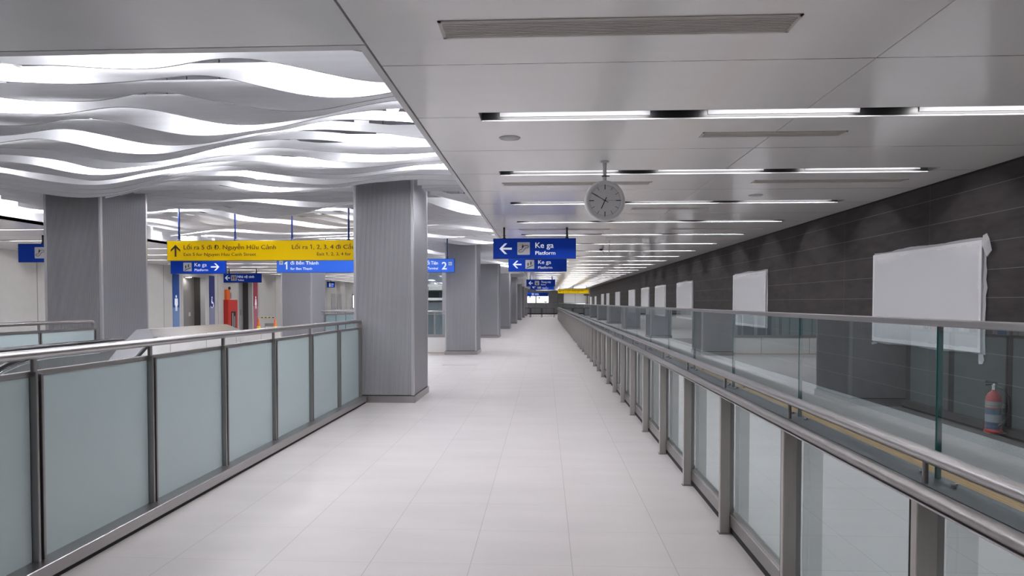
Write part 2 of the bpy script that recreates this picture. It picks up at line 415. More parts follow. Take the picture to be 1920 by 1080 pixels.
# walls
w = MB(); w.box(XW, XW + .2, YN, YF, 0, ZC + .06, M['dark_wall']); struct('wall_right', w)
w = MB(); w.box(XW - .012, XW, YN, YF, ZC - .022, ZC, M['gap']); struct('trim_2', w)
w = MB(); w.box(XW - .02, XW, YN, YF, 0, .1, M['skirting']); struct('baseboard_right', w)
w = MB(); w.box(XL, XW, YN - .2, YN, 0, ZC + .06, M['end_wall']); struct('wall_back', w)
w = MB(); w.box(XL, XW, YF, YF + .2, 0, ZV, M['end_wall']); struct('wall_front', w)
w = MB(); w.box(XL, XW - 3.2, YF - .03, YF, 0, .12, M['black']); struct('baseboard_front', w)
R1, R2 = (27.15, 29.05), (32.2, 33.85)        # two recessed entrances in the left wall
w = MB()
w.box(XL - .2, XL, YN, R1[0], 0, ZC + .06, M['white_wall']); w.box(XL - .2, XL, R1[1], R2[0], 0, ZC + .06, M['white_wall'])
w.box(XL - .2, XL, R2[1], YF, 0, ZC + .06, M['white_wall'])
for (a, b) in (R1, R2): w.box(XL - .2, XL, a, b, 2.68, ZC + .06, M['white_wall'])
struct('wall_left', w)
for i, (a, b) in enumerate((R1, R2)):
    w = MB()
    w.box(XL - .6, XL - .5, a - .3, b + .1, 0, 2.75, M['door_grey'] if i == 0 else M['door_light'])
    w.box(XL - .5, XL - .2, a - .15, a, 0, 2.75, M['door_grey']); w.box(XL - .5, XL - .2, b, b + .1, 0, 2.75, M['door_deep'])
    w.box(XL - .5, XL - .2, a, b, 2.68, 2.75, M['white_plastic'])
    struct('wall_recess_%d' % (i + 1), w)
    fr = MB()
    fr.box(XL - .2, XL + .015, a - .05, a + .05, 0, 2.72, M['white_plastic']); fr.box(XL - .2, XL + .015, b - .05, b + .05, 0, 2.72, M['white_plastic'])
    fr.box(XL - .2, XL + .015, a, b, 2.62, 2.72, M['white_plastic'])
    struct('trim_%d' % (i + 3), fr)
# service doors further along the left wall
for i, (a, b) in enumerate([(46.6, 47.5), (47.9, 48.9), (50.2, 51.3)]):
    d = MB(); d.box(XL, XL + .03, a, b, 0, 2.15, M['door_light'] if i < 2 else M['white_plastic']); o = struct('door_%d' % (i + 1), d)
    h = MB(); h.tube([(XL + .05, b - .15, .95), (XL + .05, b - .15, 1.15)], .012, M['steel'], 8); h.build('door_handle', o)
d = MB(); d.box(XL, XL + .04, 51.7, 52.7, 1.05, 2.15, M['black']); o = struct('window_1', d)
h = MB(); h.box(XL + .04, XL + .045, 51.8, 52.6, 1.12, 2.08, M['lit_window']); h.build('window_pane', o)
# door inside the first recess
d = MB(); d.box(XL - .5, XL - .47, 27.2, 28.75, 0, 2.45, M['door_grey']); o = struct('door_4', d)
h = MB(); h.box(XL - .47, XL - .455, 28.5, 28.65, .95, 1.12, M['white_plastic']); h.build('door_lock', o)
d = MB(); d.box(XL - .5, XL - .47, 32.25, 33.6, 0, 2.4, M['door_light']); o = struct('door_5', d)
h = MB(); h.box(XL - .47, XL - .44, 33.45, 33.5, .9, 1.2, M['steel']); h.build('door_handle', o)
ww = MB(); ww.box(2.0, XW, 72.0, 72.2, 0, ZC, M['end_wall']); struct('wall_end_panel', ww)
ft = MB(); ft.box(3.40, 3.70, YN, 70, 0, .006, M['yellow_tile'])
tag(ft.build('tactile_paving'), 'yellow tactile paving strip on the floor beyond the glass balustrade', 'paving')

# ------------------------------------------------------------------ wave ceiling baffles
WK = [(1.568, 1.526), (0.523, 0.827), (2.345, 2.76), (2.435, 3.582), (1.969, 1.038)]
WC = [3.2763, 0.0579, 0.0344, 0.0288, 0.052, 0.0475, -0.0089, -0.0191, 0.0244, 0.0048, 0.0216]
WP = [(-3.86, 4.8, -0.0693), (-3.64, 4.8, 0.04), (-3.34, 4.8, 0.0123), (-2.98, 4.8, 0.0372), (-2.79, 4.8, -0.0723), (-2.52, 4.8, -0.0145), (-2.23, 4.8, 0.02), (-2.05, 4.8, 0.0065), (-1.67, 4.8, 0.0116), (-1.36, 4.8, 0.0005), (-1.09, 4.8, -0.0291), (-4.25, 5.17, -0.0261), (-3.99, 5.17, 0.0668), (-3.73, 5.17, 0.0385), (-3.18, 5.17, -0.0405), (-2.99, 5.17, -0.0101), (-2.75, 5.17, -0.0048), (-2.7, 5.17, 0.042), (-2.54, 5.17, 0.0397), (-2.38, 5.17, -0.0173), (-2.21, 5.17, -0.0056), (-2.0, 5.17, 0.0058), (-1.8, 5.17, -0.015), (-1.54, 5.17, -0.0101), (-1.39, 5.17, -0.0167), (-1.14, 5.17, 0.0295), (-4.44, 5.55, 0.0473), (-3.98, 5.55, 0.0109), (-3.75, 5.55, -0.0876), (-3.58, 5.55, -0.0207), (-3.41, 5.55, -0.0082), (-3.26, 5.55, 0.0427), (-3.07, 5.55, 0.0576), (-2.96, 5.55, -0.0377), (-2.66, 5.55, -0.0003), (-2.37, 5.55, -0.0166), (-2.04, 5.55, 0.0073), (-1.82, 5.55, -0.0112), (-1.49, 5.55, 0.0524), (-1.21, 5.55, -0.0328), (-4.87, 5.92, 0.0426), (-4.62, 5.92, 0.0006), (-4.33, 5.92, -0.0585), (-4.13, 5.92, -0.0425), (-3.95, 5.92, 0.0477), (-3.76, 5.92, 0.0064), (-3.58, 5.92, 0.0627), (-3.28, 5.92, -0.0331), (-3.04, 5.92, -0.0093), (-2.8, 5.92, -0.0177), (-2.62, 5.92, -0.0281), (-2.3, 5.92, 0.0258), (-1.25, 5.92, -0.0221), (-5.18, 6.3, 0.0451), (-4.92, 6.3, -0.0753), (-4.78, 6.3, -0.0372), (-4.59, 6.3, 0.0393), (-4.33, 6.3, 0.0301), (-4.13, 6.3, 0.0502), (-3.87, 6.3, -0.0372), (-3.49, 6.3, -0.0452), (-3.23, 6.3, 0.0101), (-2.98, 6.3, -0.0293), (-2.7, 6.3, 0.0614), (-2.19, 6.3, -0.0104), (-1.81, 6.3, 0.0076), (-1.56, 6.3, -0.0172), (-1.44, 6.3, 0.0006), (-5.49, 6.67, -0.0018), (-5.35, 6.67, -0.0569), (-5.14, 6.67, -0.0118), (-4.93, 6.67, 0.0432), (-4.76, 6.67, 0.0653), (-4.52, 6.67, -0.0402), (-4.11, 6.67, -0.0432), (-3.74, 6.67, -0.009), (-3.42, 6.67, 0.0076), (-2.86, 6.67, 0.0733), (-2.64, 6.67, -0.0898), (-2.26, 6.67, 0.0268), (-1.92, 6.67, -0.0052), (-1.66, 6.67, -0.0124), (-1.28, 6.67, 0.0313), (-5.8, 7.05, -0.0587), (-5.58, 7.05, 0.044), (-5.39, 7.05, 0.0303), (-5.14, 7.05, 0.0073), (-4.77, 7.05, -0.0528), (-4.34, 7.05, 0.0031), (-4.12, 7.05, 0.0037), (-3.62, 7.05, 0.042), (-3.02, 7.05, 0.0022), (-2.56, 7.05, 0.0255), (-2.11, 7.05, -0.0124), (-1.68, 7.05, 0.0305), (-6.11, 7.42, -0.0009), (-5.37, 7.42, -0.0271), (-4.68, 7.42, -0.0017), (-3.18, 7.42, 0.0064), (-2.7, 7.42, -0.0125), (-2.23, 7.42, 0.0061), (-1.77, 7.42, 0.0088), (-1.51, 7.42, -0.0114), (-6.42, 7.8, -0.0056), (-5.64, 7.8, 0.0262), (-5.09, 7.8, -0.0383), (-4.87, 7.8, 0.0374), (-3.34, 7.8, -0.01), (-2.84, 7.8, -0.0059), (-2.34, 7.8, 0.0115), (-1.86, 7.8, 0.0006), (-6.73, 8.18, -0.0061), (-5.91, 8.18, -0.0061), (-5.44, 8.18, -0.0185), (-5.1, 8.18, 0.0284), (-3.5, 8.18, -0.0104), (-2.98, 8.18, 0.0148), (-2.45, 8.18, -0.0178), (-1.95, 8.18, -0.017), (-7.04, 8.55, -0.0055), (-6.18, 8.55, 0.0251), (-5.77, 8.55, -0.0095), (-5.34, 8.55, 0.022), (-3.66, 8.55, 0.0033), (-3.11, 8.55, -0.0054), (-2.57, 8.55, -0.0019), (-2.04, 8.55, 0.0075), (-7.35, 8.93, 0.0187), (-6.46, 8.93, 0.0021), (-6.05, 8.93, -0.0105), (-5.57, 8.93, 0.0121), (-3.82, 8.93, -0.0288), (-3.25, 8.93, -0.0223), (-2.68, 8.93, -0.0228), (-2.12, 8.93, -0.0021), (-1.69, 8.93, 0.0327), (-1.28, 8.93, 0.0096), (-7.66, 9.3, 0.0101), (-6.73, 9.3, 0.0068), (-6.35, 9.3, 0.0065), (-5.81, 9.3, 0.0035), (-3.99, 9.3, 0.0096), (-3.39, 9.3, 0.0178), (-2.79, 9.3, 0.0177), (-2.21, 9.3, 0.0244), (-1.76, 9.3, -0.0021), (-1.27, 9.3, -0.0145), (-7.97, 9.68, 0.0067), (-7.0, 9.68, -0.0007), (-6.51, 9.68, -0.01), (-6.04, 9.68, -0.0204), (-4.15, 9.68, -0.0081), (-3.52, 9.68, -0.0042), (-2.9, 9.68, -0.007), (-2.3, 9.68, -0.0185), (-1.83, 9.68, -0.0051), (-1.26, 9.68, 0.0008), (-3.66, 10.05, 0.0187), (-3.02, 10.05, -0.0314), (-2.39, 10.05, -0.0106), (-1.9, 10.05, 0.0144), (-1.27, 10.05, 0.0019), (-1.26, 10.43, -0.0048), (-1.27, 10.8, -0.0272), (-1.27, 11.18, 0.0425)]

def zb(x, y):
    v = WC[0]
    for i, (a, b) in enumerate(WK):
        v += WC[1 + 2 * i] * math.sin(a * x + b * y) + WC[2 + 2 * i] * math.cos(a * x + b * y)
    if y < 12:
        for (px, py, wt) in WP:
            dy = (y - py) / .42
            if -3 < dy < 3:
                dx = (x - px) / .38
                if -3 < dx < 3: v += wt * math.exp(-dx * dx - dy * dy)
    return max(3.07, min(3.37, v))
COLY = [10.4 + 9.66 * n for n in range(8)]
CXR, CXL = (-2.94, -2.01), (-7.87, -6.94)
BX0, BX1, BT = -9.2, XE - .035, .018
def blade(x0, x1, y, k):
    step = .07 if y < 14 else (.12 if y < 30 else .25)
    n = max(2, int((x1 - x0) / step)); vs = []; fs = []
    for i in range(n + 1):
        x = x0 + (x1 - x0) * i / n; z = zb(x, y); zt = max(3.385, z + .09)
        vs += [(x, y, z), (x, y + BT, z), (x, y + BT, zt), (x, y, zt)]
    for i in range(n):
        a, b = i * 4, i * 4 + 4
        for q in range(1, 4): fs.append((a + q, a + (q + 1) % 4, b + (q + 1) % 4, b + q))
    fs += [(0, 1, 2, 3), (n * 4 + 3, n * 4 + 2, n * 4 + 1, n * 4)]
    mb = MB(); mb.add(vs, fs, M['blade'])
    ki = mb.mi(M['blade_edge'])
    for i in range(n): mb.f.append([i * 4, i * 4 + 1, i * 4 + 5, i * 4 + 4]); mb.m.append(ki); mb.sm.append(False)
    # short hanger straps up to the slab
    for i in range(1, 3):
        hx = x0 + (x1 - x0) * i / 3
        mb.box(hx - .004, hx + .004, y + .002, y + .01, max(3.36, zb(hx, y) + .07), ZV, M['gap'])
    return mb.build('ceiling_baffle', fix=False)
K0, KN = -2, 222
for k in range(K0, KN):
    y = 4.8 + .375 * k
    if y > YF - .4: break
    segs = [(BX0, BX1)]; cut = False
    for cy in COLY:
        if cy - .05 < y < cy + 1.3:
            segs = [(BX0, CXL[0] - .06), (CXL[1] + .06, CXR[0] - .06), (CXR[1] + .06, BX1)]; cut = True
            break
    num = k - K0 + 1
    for j, (a, b) in enumerate(segs):
        o = blade(a, b, y, k)
        side = ['', ''] if not cut else None
        if not cut: lab = 'white wavy ceiling baffle, %s back from the near edge of the wave ceiling' % ordinal(num)
        else: lab = 'white wavy ceiling baffle piece %s, %s row back' % (['left of the left pillar', 'between the pillar rows', 'right of the right pillar'][j], ordinal(num))
        tag(o, lab, 'ceiling baffle', 'wavy baffles of the ceiling')

# downlights in the void above the blades
lamp_proto = None
def make_lamp():
    t = thing('downlight', (0, 0, 0), 'x', 'lamp', 'round downlights above the wavy baffles')
    b = MB(); b.lathe((0, 0, 0), [(.072, 0), (.078, .01), (.078, .12), (.03, .14), (.012, .15)], M['white_plastic'], 'z', 20)
    b.tube([(0, 0, .15), (0, 0, ZV - 3.43)], .006, M['gap'], 8); b.build('lamp_housing', t)
    l = MB(); l.lathe((0, 0, 0), [(.068, -.002), (.062, -.020), (.045, -.038), (.022, -.047), (.0005, -.050)], M['lamp'], 'z', 20); l.build('lamp_lens', t)
    return t
lamps = []
def gap_y(k): return 4.8 + .375 * k - .1875
near = [(0, -3.0), (0, -7.2), (1, -1.72), (1, -4.02), (2, -5.9), (3, -4.75), (3, -8.0), (4, -2.95), (5, -1.45), (6, -4.6), (6, -6.6), (7, -1.95), (7, -8.4), (9, -5.7), (8, -3.9), (6, -2.5), (9, -1.9), (9, -4.9), (10, -3.1), (11, -5.1), (11, -7.6), (12, -1.4), (13, -4.2)]  # a few of these are added to brighten dull baffle faces
for k, x in near: lamps.append((x, gap_y(k)))
k = 15
rowi = 0
while gap_y(k) < 84:
    y = gap_y(k)
    xs = [-1.5, -4.2, -5.7, -8.4] if rowi % 2 == 0 else [-3.4, -1.8, -6.3, -8.9]
    xs = xs + [-7.3 if rowi % 2 == 0 else -4.9]  # extra lamp in each row, added as fill light for the baffles
    if y > 34: xs = xs[:3:2] + [xs[3]]
    for x in xs:
        x += random.uniform(-.2, .2)
        if any(cy - .95 < y < cy + 1.4 and (CXR[0] - .15 < x < CXR[1] + .15 or CXL[0] - .15 < x < CXL[1] + .15) for cy in COLY): x += .9
        if any(cy - .6 < y < cy + 1.7 and (-3.6 < x < -1.15 or -8.6 < x < -5.6) for cy in COLY): continue
        lamps.append((x, y))
    k += 4 if y < 34 else 6
    rowi += 1
lamp0 = make_lamp()
for i, (x, y) in enumerate(lamps):
    if i == 0: r = lamp0
    else:
        r = lamp0.copy(); COL.objects.link(r)
        for ch in list(lamp0.children):
            q = ch.copy(); COL.objects.link(q); q.parent = r
    r.location = (x, y, 3.31 if (x, y) == (-4.02, gap_y(1)) else (3.41 if (x, y) == (-1.45, gap_y(5)) else 3.42))
    r['label'] = 'round white downlight half hidden above the wavy ceiling baffles'

# ------------------------------------------------------------------ recessed slot lights
def make_slot(x0, x1, y, lumin, label, group, name='slot_light', dm='diffuser'):
    t = thing(name, ((x0 + x1) / 2, y, ZC), label, 'ceiling light', group)
    a, b = y - SW / 2, y + SW / 2
    h = MB()
    h.box(x0, x1, a, a + .006, ZC, ZC + .16, M['slot_black']); h.box(x0, x1, b - .006, b, ZC + .004, ZC + .16, M['slot_black'])
    h.box(x0, x0 + .006, a, b, ZC, ZC + .16, M['slot_black']); h.box(x1 - .006, x1, a, b, ZC, ZC + .16, M['slot_black'])
    h.box(x0, x1, a, b, ZC + .154, ZC + .16, M['slot_black'])
    h.build('slot_lining', t)
    l = MB(); l.box(x0, x1, b - .012, b + .004, ZC - .003, ZC + .004, M['slot_lip']); l.build('slot_lip', t)
    for (p, q) in lumin:
        d = MB(); d.box(p, q, (a + b) / 2 - .04, (a + b) / 2 + .04, ZC + .078, ZC + .12, M['slot_lip'])
        d.box(p + .005, q - .005, (a + b) / 2 - .032, (a + b) / 2 + .032, ZC + .070, ZC + .0775, M[dm]); d.build('light_diffuser', t)
        d = MB(); d.poly([(b - .007, ZC + .028), (b - .012, ZC + .03), (b - .04, ZC + .15), (b - .007, ZC + .15)], 'yz', p, q, M['reflector']); d.build('reflector', t)
    return t
def copy_tree(o, loc):
    r = o.copy(); COL.objects.link(r); r.location = loc
    for ch in list(o.children):
        c = ch.copy(); COL.objects.link(c); c.parent = r
        for g in list(ch.children):
            d = g.copy(); COL.objects.link(d); d.parent = c
    return r
LR = [(-.36, .83), (1.28, 2.45), (2.9, 4.16)]
s0 = make_slot(SX0, SX1, SLOTS[0], LR, '', 'black light slots across the flat ceiling')
vis = 0
for i, y in enumerate(SLOTS):
    r = s0 if i == 0 else copy_tree(s0, ((SX0 + SX1) / 2, y, ZC))
    if i < 4: r['label'] = 'long black ceiling light slot overhead, nearer than the first one seen'; r.name = 'slot_light'
    else:
        vis += 1
        r['label'] = 'long black ceiling light slot, %s from the near end of the right ceiling' % ordinal(vis)
LL = [(-14.2, -12.95), (-12.6, -11.4), (-11.1, -10.05)]
s1 = make_slot(LX0, LX1, LSLOTS[0], LL, '', 'light slots across the left side ceiling', dm='diffuser_left')
for i, y in enumerate(LSLOTS):
    r = s1 if i == 0 else copy_tree(s1, ((LX0 + LX1) / 2, y, ZC))
    r['label'] = 'ceiling light slot over the left white wall, %s from the near end' % ordinal(i + 1)

# ------------------------------------------------------------------ vents, speaker discs
def make_vent(x0, x1, y0, y1, n, label):
    t = thing('air_vent', ((x0 + x1) / 2, (y0 + y1) / 2, ZC), label, 'air vent', 'slatted air vents in the ceiling')
    fr = MB(); e = .018
    fr.box(x0, x1, y0, y0 + e, ZC - .006, ZC, M['vent']); fr.box(x0, x1, y1 - e, y1, ZC - .006, ZC, M['vent'])
    fr.box(x0, x0 + e, y0, y1, ZC - .006, ZC, M['vent']); fr.box(x1 - e, x1, y0, y1, ZC - .006, ZC, M['vent']); fr.build('vent_frame', t)
    b = MB(); b.box(x0 + e, x1 - e, y0 + e, y1 - e, ZC - .0015, ZC, M['vent_dark']); b.build('vent_backing', t)
    s = MB(); w = (y1 - y0 - 2 * e)
    for i in range(n):
        c = y0 + e + w * (i + .5) / n
        s.box(x0 + e, x1 - e, c - w / n * .30, c + w / n * .30, ZC - .006, ZC - .0016, M['vent'])
    s.build('vent_slats', t)
VENTS = [(-.555, 1.3, 3.535, 3.765, 9, 'wide slatted air vent nearest overhead with ten dark gaps'),
         (1.35, 2.56, 5.94, 6.11, 5, 'narrow ceiling air vent just behind the nearest black light slot'),
         (-.52, 1.29, 8.32, 8.51, 5, 'ceiling air vent crossing behind the hanging clock'),
         (2.5, 4.28, 8.29, 8.47, 5, 'ceiling air vent to the right of the clock near the dark wall'),
         (1.35, 2.5, 10.62, 10.8, 5, 'narrow ceiling air vent behind and right of the clock'),
         (-.52, 1.29, 13.6, 13.78, 4, 'ceiling air vent above the nearest blue platform sign'),
         (2.5, 4.28, 13.6, 13.78, 4, 'far ceiling air vent near the dark wall'),
         (1.35, 2.5, 15.4, 15.58, 4, 'small far air vent above the dome camera')]
for v in VENTS: make_vent(*v)
def disc_thing(x, y, r, label, g='flat round speaker discs'):
    t = thing('ceiling_speaker', (x, y, ZC), label, 'ceiling speaker', g)
    a = MB(); a.lathe((x, y, ZC), [(r, 0), (r, -.004), (r * .93, -.007), (r * .9, -.005)], M['vent'], 'z', 36); a.build('speaker_rim', t)
    b = MB(); b.lathe((x, y, ZC), [(r * .9, -.003), (r * .9, -.006), (0.001, -.006)], M['clock_rim'], 'z', 36); b.build('speaker_grille', t)
disc_thing(-.31, 6.06, .095, 'flat round grey speaker disc in the ceiling behind the nearest light slot')
disc_thing(2.85, 9.43, .095, 'flat round speaker disc in the ceiling right of the clock')

# ------------------------------------------------------------------ fluted columns
def flute_profile(w, pitch, depth):
    n = int(round(w / pitch)); p = w / n; pts = []
    for i in range(n):
        x = i * p; pts += [(x, 0), (x + p * .16, -depth), (x + p * .62, -depth), (x + p * .78, 0)]
    pts.append((w, 0)); return pts
CW, CD, CH = .93, 1.25, ZV
def make_column():
    t = thing('fluted_pillar', (0, 0, 0), 'x', 'pillar', 'fluted grey metal pillars')
    e = .045
    body = MB()
    def side(fn, w):
        pr = flute_profile(w - 2 * e, .0185, .011); vs = []
        for (u, d) in pr:
            for z in (.115, CH): vs.append(fn(u + e, d, z))
        fs = [(2 * i, 2 * i + 2, 2 * i + 3, 2 * i + 1) for i in range(len(pr) - 1)]
        body.add(vs, fs, M['column'])
    side(lambda u, d, z: (-CW / 2 + u, -d * 1.0, z), CW)                       # front (faces the camera)
    side(lambda u, d, z: (CW / 2 + d, u, z), CD)
    side(lambda u, d, z: (-CW / 2 - d, u, z), CD)
    side(lambda u, d, z: (-CW / 2 + u, CD + d, z), CW)
    body.build('pillar_cladding', t, fix=False)
    for (x, y) in ((-1, 0), (1, 0), (1, 1), (-1, 1)):
        c = MB(); x0 = x * CW / 2; y0 = y * CD
        sx = -x; sy = 1 if y == 0 else -1
        xa, xb = sorted((x0 + x * .002, x0 + sx * e)); ya, yb = sorted((y0 - sy * .002, y0 + sy * e))
        c.bbox(xa, xb, ya, yb, .115, CH, M['column_trim'], .006); c.build('corner_trim', t)
    p = MB(); q = .018
    p.poly([(-CW / 2 - q, -q), (CW / 2 + q, -q), (CW / 2 + q, CD + q), (-CW / 2 - q, CD + q)], 'xy', 0, .105, M['steel'])
    p.poly([(-CW / 2 + .005, .005), (CW / 2 - .005, .005), (CW / 2 - .005, CD - .005), (-CW / 2 + .005, CD - .005)], 'xy', .105, .12, M['gap'])
    p.build('base_plinth', t)
    return t
col0 = make_column(); first = True
for row, (cx, side) in enumerate(((sum(CXR) / 2, 'right'), (sum(CXL) / 2, 'left'))):
    for i, y in enumerate(COLY):
        if row == 1 and i > 3: continue
        if first: r = col0; r.location = (cx, y, 0); first = False
        else: r = copy_tree(col0, (cx, y, 0))
        if row == 0: r['label'] = 'nearest fluted grey pillar at the end of the frosted glass guard' if i == 0 else 'fluted grey pillar beside the walkway, %s from the near one' % ordinal(i)
        else: r['label'] = ['large fluted grey pillar at far left behind the escalator', 'fluted grey pillar in the left row under the long blue sign', 'fluted grey pillar in the left row, mostly hidden, third back', 'fluted grey pillar in the left row, mostly hidden, fourth back'][i]

# ------------------------------------------------------------------ frosted glass guards round the stair openings
def guard(name, label, X, ys, s, xend0=None, endcap=True):
    """X = post line, s = +1 walkway on +x side, ys = post positions"""
    t = thing(name, (X, ys[0], 0), label, 'railing')
    y0, y1 = ys[0], ys[-1]
    def bx(mb, a, b, c, d, e, g, m, r=None):
        xa, xb = sorted((X + s * a, X + s * b))
        if r: mb.bbox(xa, xb, c, d, e, g, m, r)
        else: mb.box(xa, xb, c, d, e, g, m)
    b = MB(); bx(b, -.02, .12, y0 - .6, y1, .028, .105, M['steel'], .004); bx(b, .0, .105, y0 - .6, y1, 0, .028, M['gap']); b.build('base_rail', t)
    for y in ys:
        p = MB()
        bx(p, -.012, .045, y - .030, y - .012, .1, 1.165, M['steel_dark'], .003); bx(p, -.012, .045, y + .012, y + .030, .1, 1.15, M['steel_dark'], .003)
        bx(p, -.004, .030, y - .012, y + .012, .1, 1.11, M['gap'])
        bx(p, .0, .022, y - .018, y + .012, 1.11, 1.235, M['steel'], .003)
        p.build('post', t)
    tr = MB(); bx(tr, -.02, .012, y0 - .6, y1, 1.135, 1.168, M['steel'], .003); tr.build('top_rail', t)
    yy = [y0 - .62] + list(ys)
    for a, c in zip(yy[:-1], yy[1:]):
        g = MB(); bx(g, -.006, .006, a + .034, c - .034, .105, 1.137, M['frosted']); g.build('frosted_panel', t)
    h = MB(); hx = X + s * .03
    h.tube([(hx, y0 - .6, 1.262), (hx, y1 - .06, 1.262), (hx, y1 - .02, 1.252), (hx, y1 + .005, 1.225), (hx - s * .01, y1 + .01, 1.16)], .028, M['steel'], 18); h.build('handrail', t)
    return t
guard('frosted_glass_guard', 'frosted glass guard with round steel handrail along the left edge of the walkway', -2.85, [3.66 + 1.12 * k for k in range(-4, 6)] + [10.33], 1)
guard('frosted_glass_guard', 'far frosted glass guard ending at the large left pillar beyond the escalator', -6.86, [2.24 + 1.12 * k for k in range(0, 7)] + [10.1], -1)
guard('frosted_glass_guard', 'distant frosted glass guard seen just left of the nearest pillar', -6.98, [21.4 + 1.12 * k for k in range(0, 8)], -1)

# low white parapets
p = MB(); p.box(-5.45, -5.12, 11.28, 13.0, 0, .98, M['parapet'])
tag(p.build('parapet_wall'), 'low white panelled parapet behind the left guard, beyond the steel cowl', 'parapet')
t = thing('glass_parapet', (-4.9, 20.62, 0), 'clear glass parapet on a white plinth between the first two pillars', 'railing')
p = MB(); p.box(-6.84, -2.96, 20.6, 20.7, .03, .49, M['parapet']); p.build('plinth', t)
p = MB(); p.box(-6.84, -2.96, 20.61, 20.69, 0, .03, M['tan']); p.build('plinth_base', t)
p = MB(); p.box(-6.84, -2.96, 20.59, 20.68, .49, .57, M['steel']); p.build('bottom_rail', t)
p = MB(); p.tube([(-6.84, 20.62, 1.27), (-2.96, 20.62, 1.27)], .028, M['steel'], 12); p.box(-6.84, -2.96, 20.63, 20.66, 1.17, 1.19, M['steel']); p.build('handrail', t)
for i in range(4):
    x = -6.75 + i * 1.135; p = MB(); p.box(x - .02, x + .02, 20.62, 20.66, .57, 1.25, M['steel']); p.build('post', t)
    if i < 3:
        g = MB(); g.box(x + .03, x + 1.105, 20.635, 20.647, .57, 1.17, M['frosted'] if False else M['glass']); g.build('glass_panel', t)
g = MB(); g.box(-3.3, -2.98, 20.635, 20.647, .57, 1.17, M['glass']); g.build('glass_panel', t)

# ------------------------------------------------------------------ clear glass balustrade on the right
X0 = 1.205; GX = 1.275
t = thing('glass_balustrade', (GX, 2.2, 0), 'long clear glass balustrade with steel posts and double handrails on the right', 'railing')
YB1 = 63.2
pys = [2.2 + 1.2 * k for k in range(-5, 51)]
pm = None
for i, y in enumerate(pys):
    if pm is None:
        p = MB(); yy = pys[0]
        p.bbox(1.172, 1.237, yy - .008, yy + .03, .006, .945, M['steel_post'], .003)
        p.box(1.165, 1.245, yy - .018, yy + .04, 0, .008, M['steel_dark'])
        p.box(1.178, 1.190, yy + .03, yy + .05, .02, .945, M['gap'])
        p.box(1.237, 1.262, yy + .0, yy + .012, .045, .945, M['steel_dark'])
        p.tube([(1.205, yy + .01, .975), (1.205, yy + .01, 1.05)], .009, M['steel_dark'], 10)
        pm = p.build('post', t)
    else:
        q = pm.copy(); COL.objects.link(q); q.parent = t; q.location = (pm.location.x, pm.location.y + (y - pys[0]), pm.location.z)
gp = None
for i in range(len(pys) - 1):
    a = pys[i] + .065
    if gp is None:
        p = MB(); p.box(GX - .007, GX + .007, a + .006, a + 1.194, .06, 1.474, M['glass'])
        gp = p.build('glass_panel', t)
        for ea in (a + .002, a + 1.194):
            e = MB(); e.box(GX - .0072, GX + .0072, ea, ea + .004, .06, 1.474, M['glass_edge'])
            ge = e.build('glass_edge', gp); ge.location = (0, 0, 0)
        for dy in (.07, 1.09):
            cl = MB(); cl.lathe((GX - .012, a + dy, .985), [(.0001, -.006), (.009, -.004), (.010, 0), (.009, .006)], M['chrome'], 'z', 10)
            cc = cl.build('glass_clamp', gp); cc.location = (0, 0, 0)
    else:
        q = gp.copy(); COL.objects.link(q); q.parent = t; q.location = (gp.location.x, gp.location.y + 1.2 * i, gp.location.z)
        for g in gp.children:
            d = g.copy(); COL.objects.link(d); d.parent = q
y0, y1 = pys[0] - .3, YB1
p = MB(); p.bbox(GX - .018, GX + .018, y0, y1, 1.472, 1.495, M['steel'], .003); p.build('top_trim', t)
p = MB(); p.tube([(1.205, y0, 1.068), (1.205, y1, 1.068)], .024, M['steel'], 18); p.build('handrail', t)
p = MB(); p.tube([(1.172, y0, .957), (1.172, y1, .957)], .024, M['steel_dark'], 16, ry=.024)
p.box(1.19, GX + .03, y0, y1, .966, .978, M['ledge']); p.box(1.150, 1.19, y0, y1, .930, .936, M['steel'])
p.build('lower_handrail', t)
p = MB(); p.bbox(1.238, GX + .02, y0, y1, .05, .135, M['steel_dark'], .004); p.box(1.25, GX + .01, y0, y1, .0, .05, M['gap']); p.box(1.243, 1.249, y0, y1, .135, .15, M['steel']); p.build('base_rail', t)

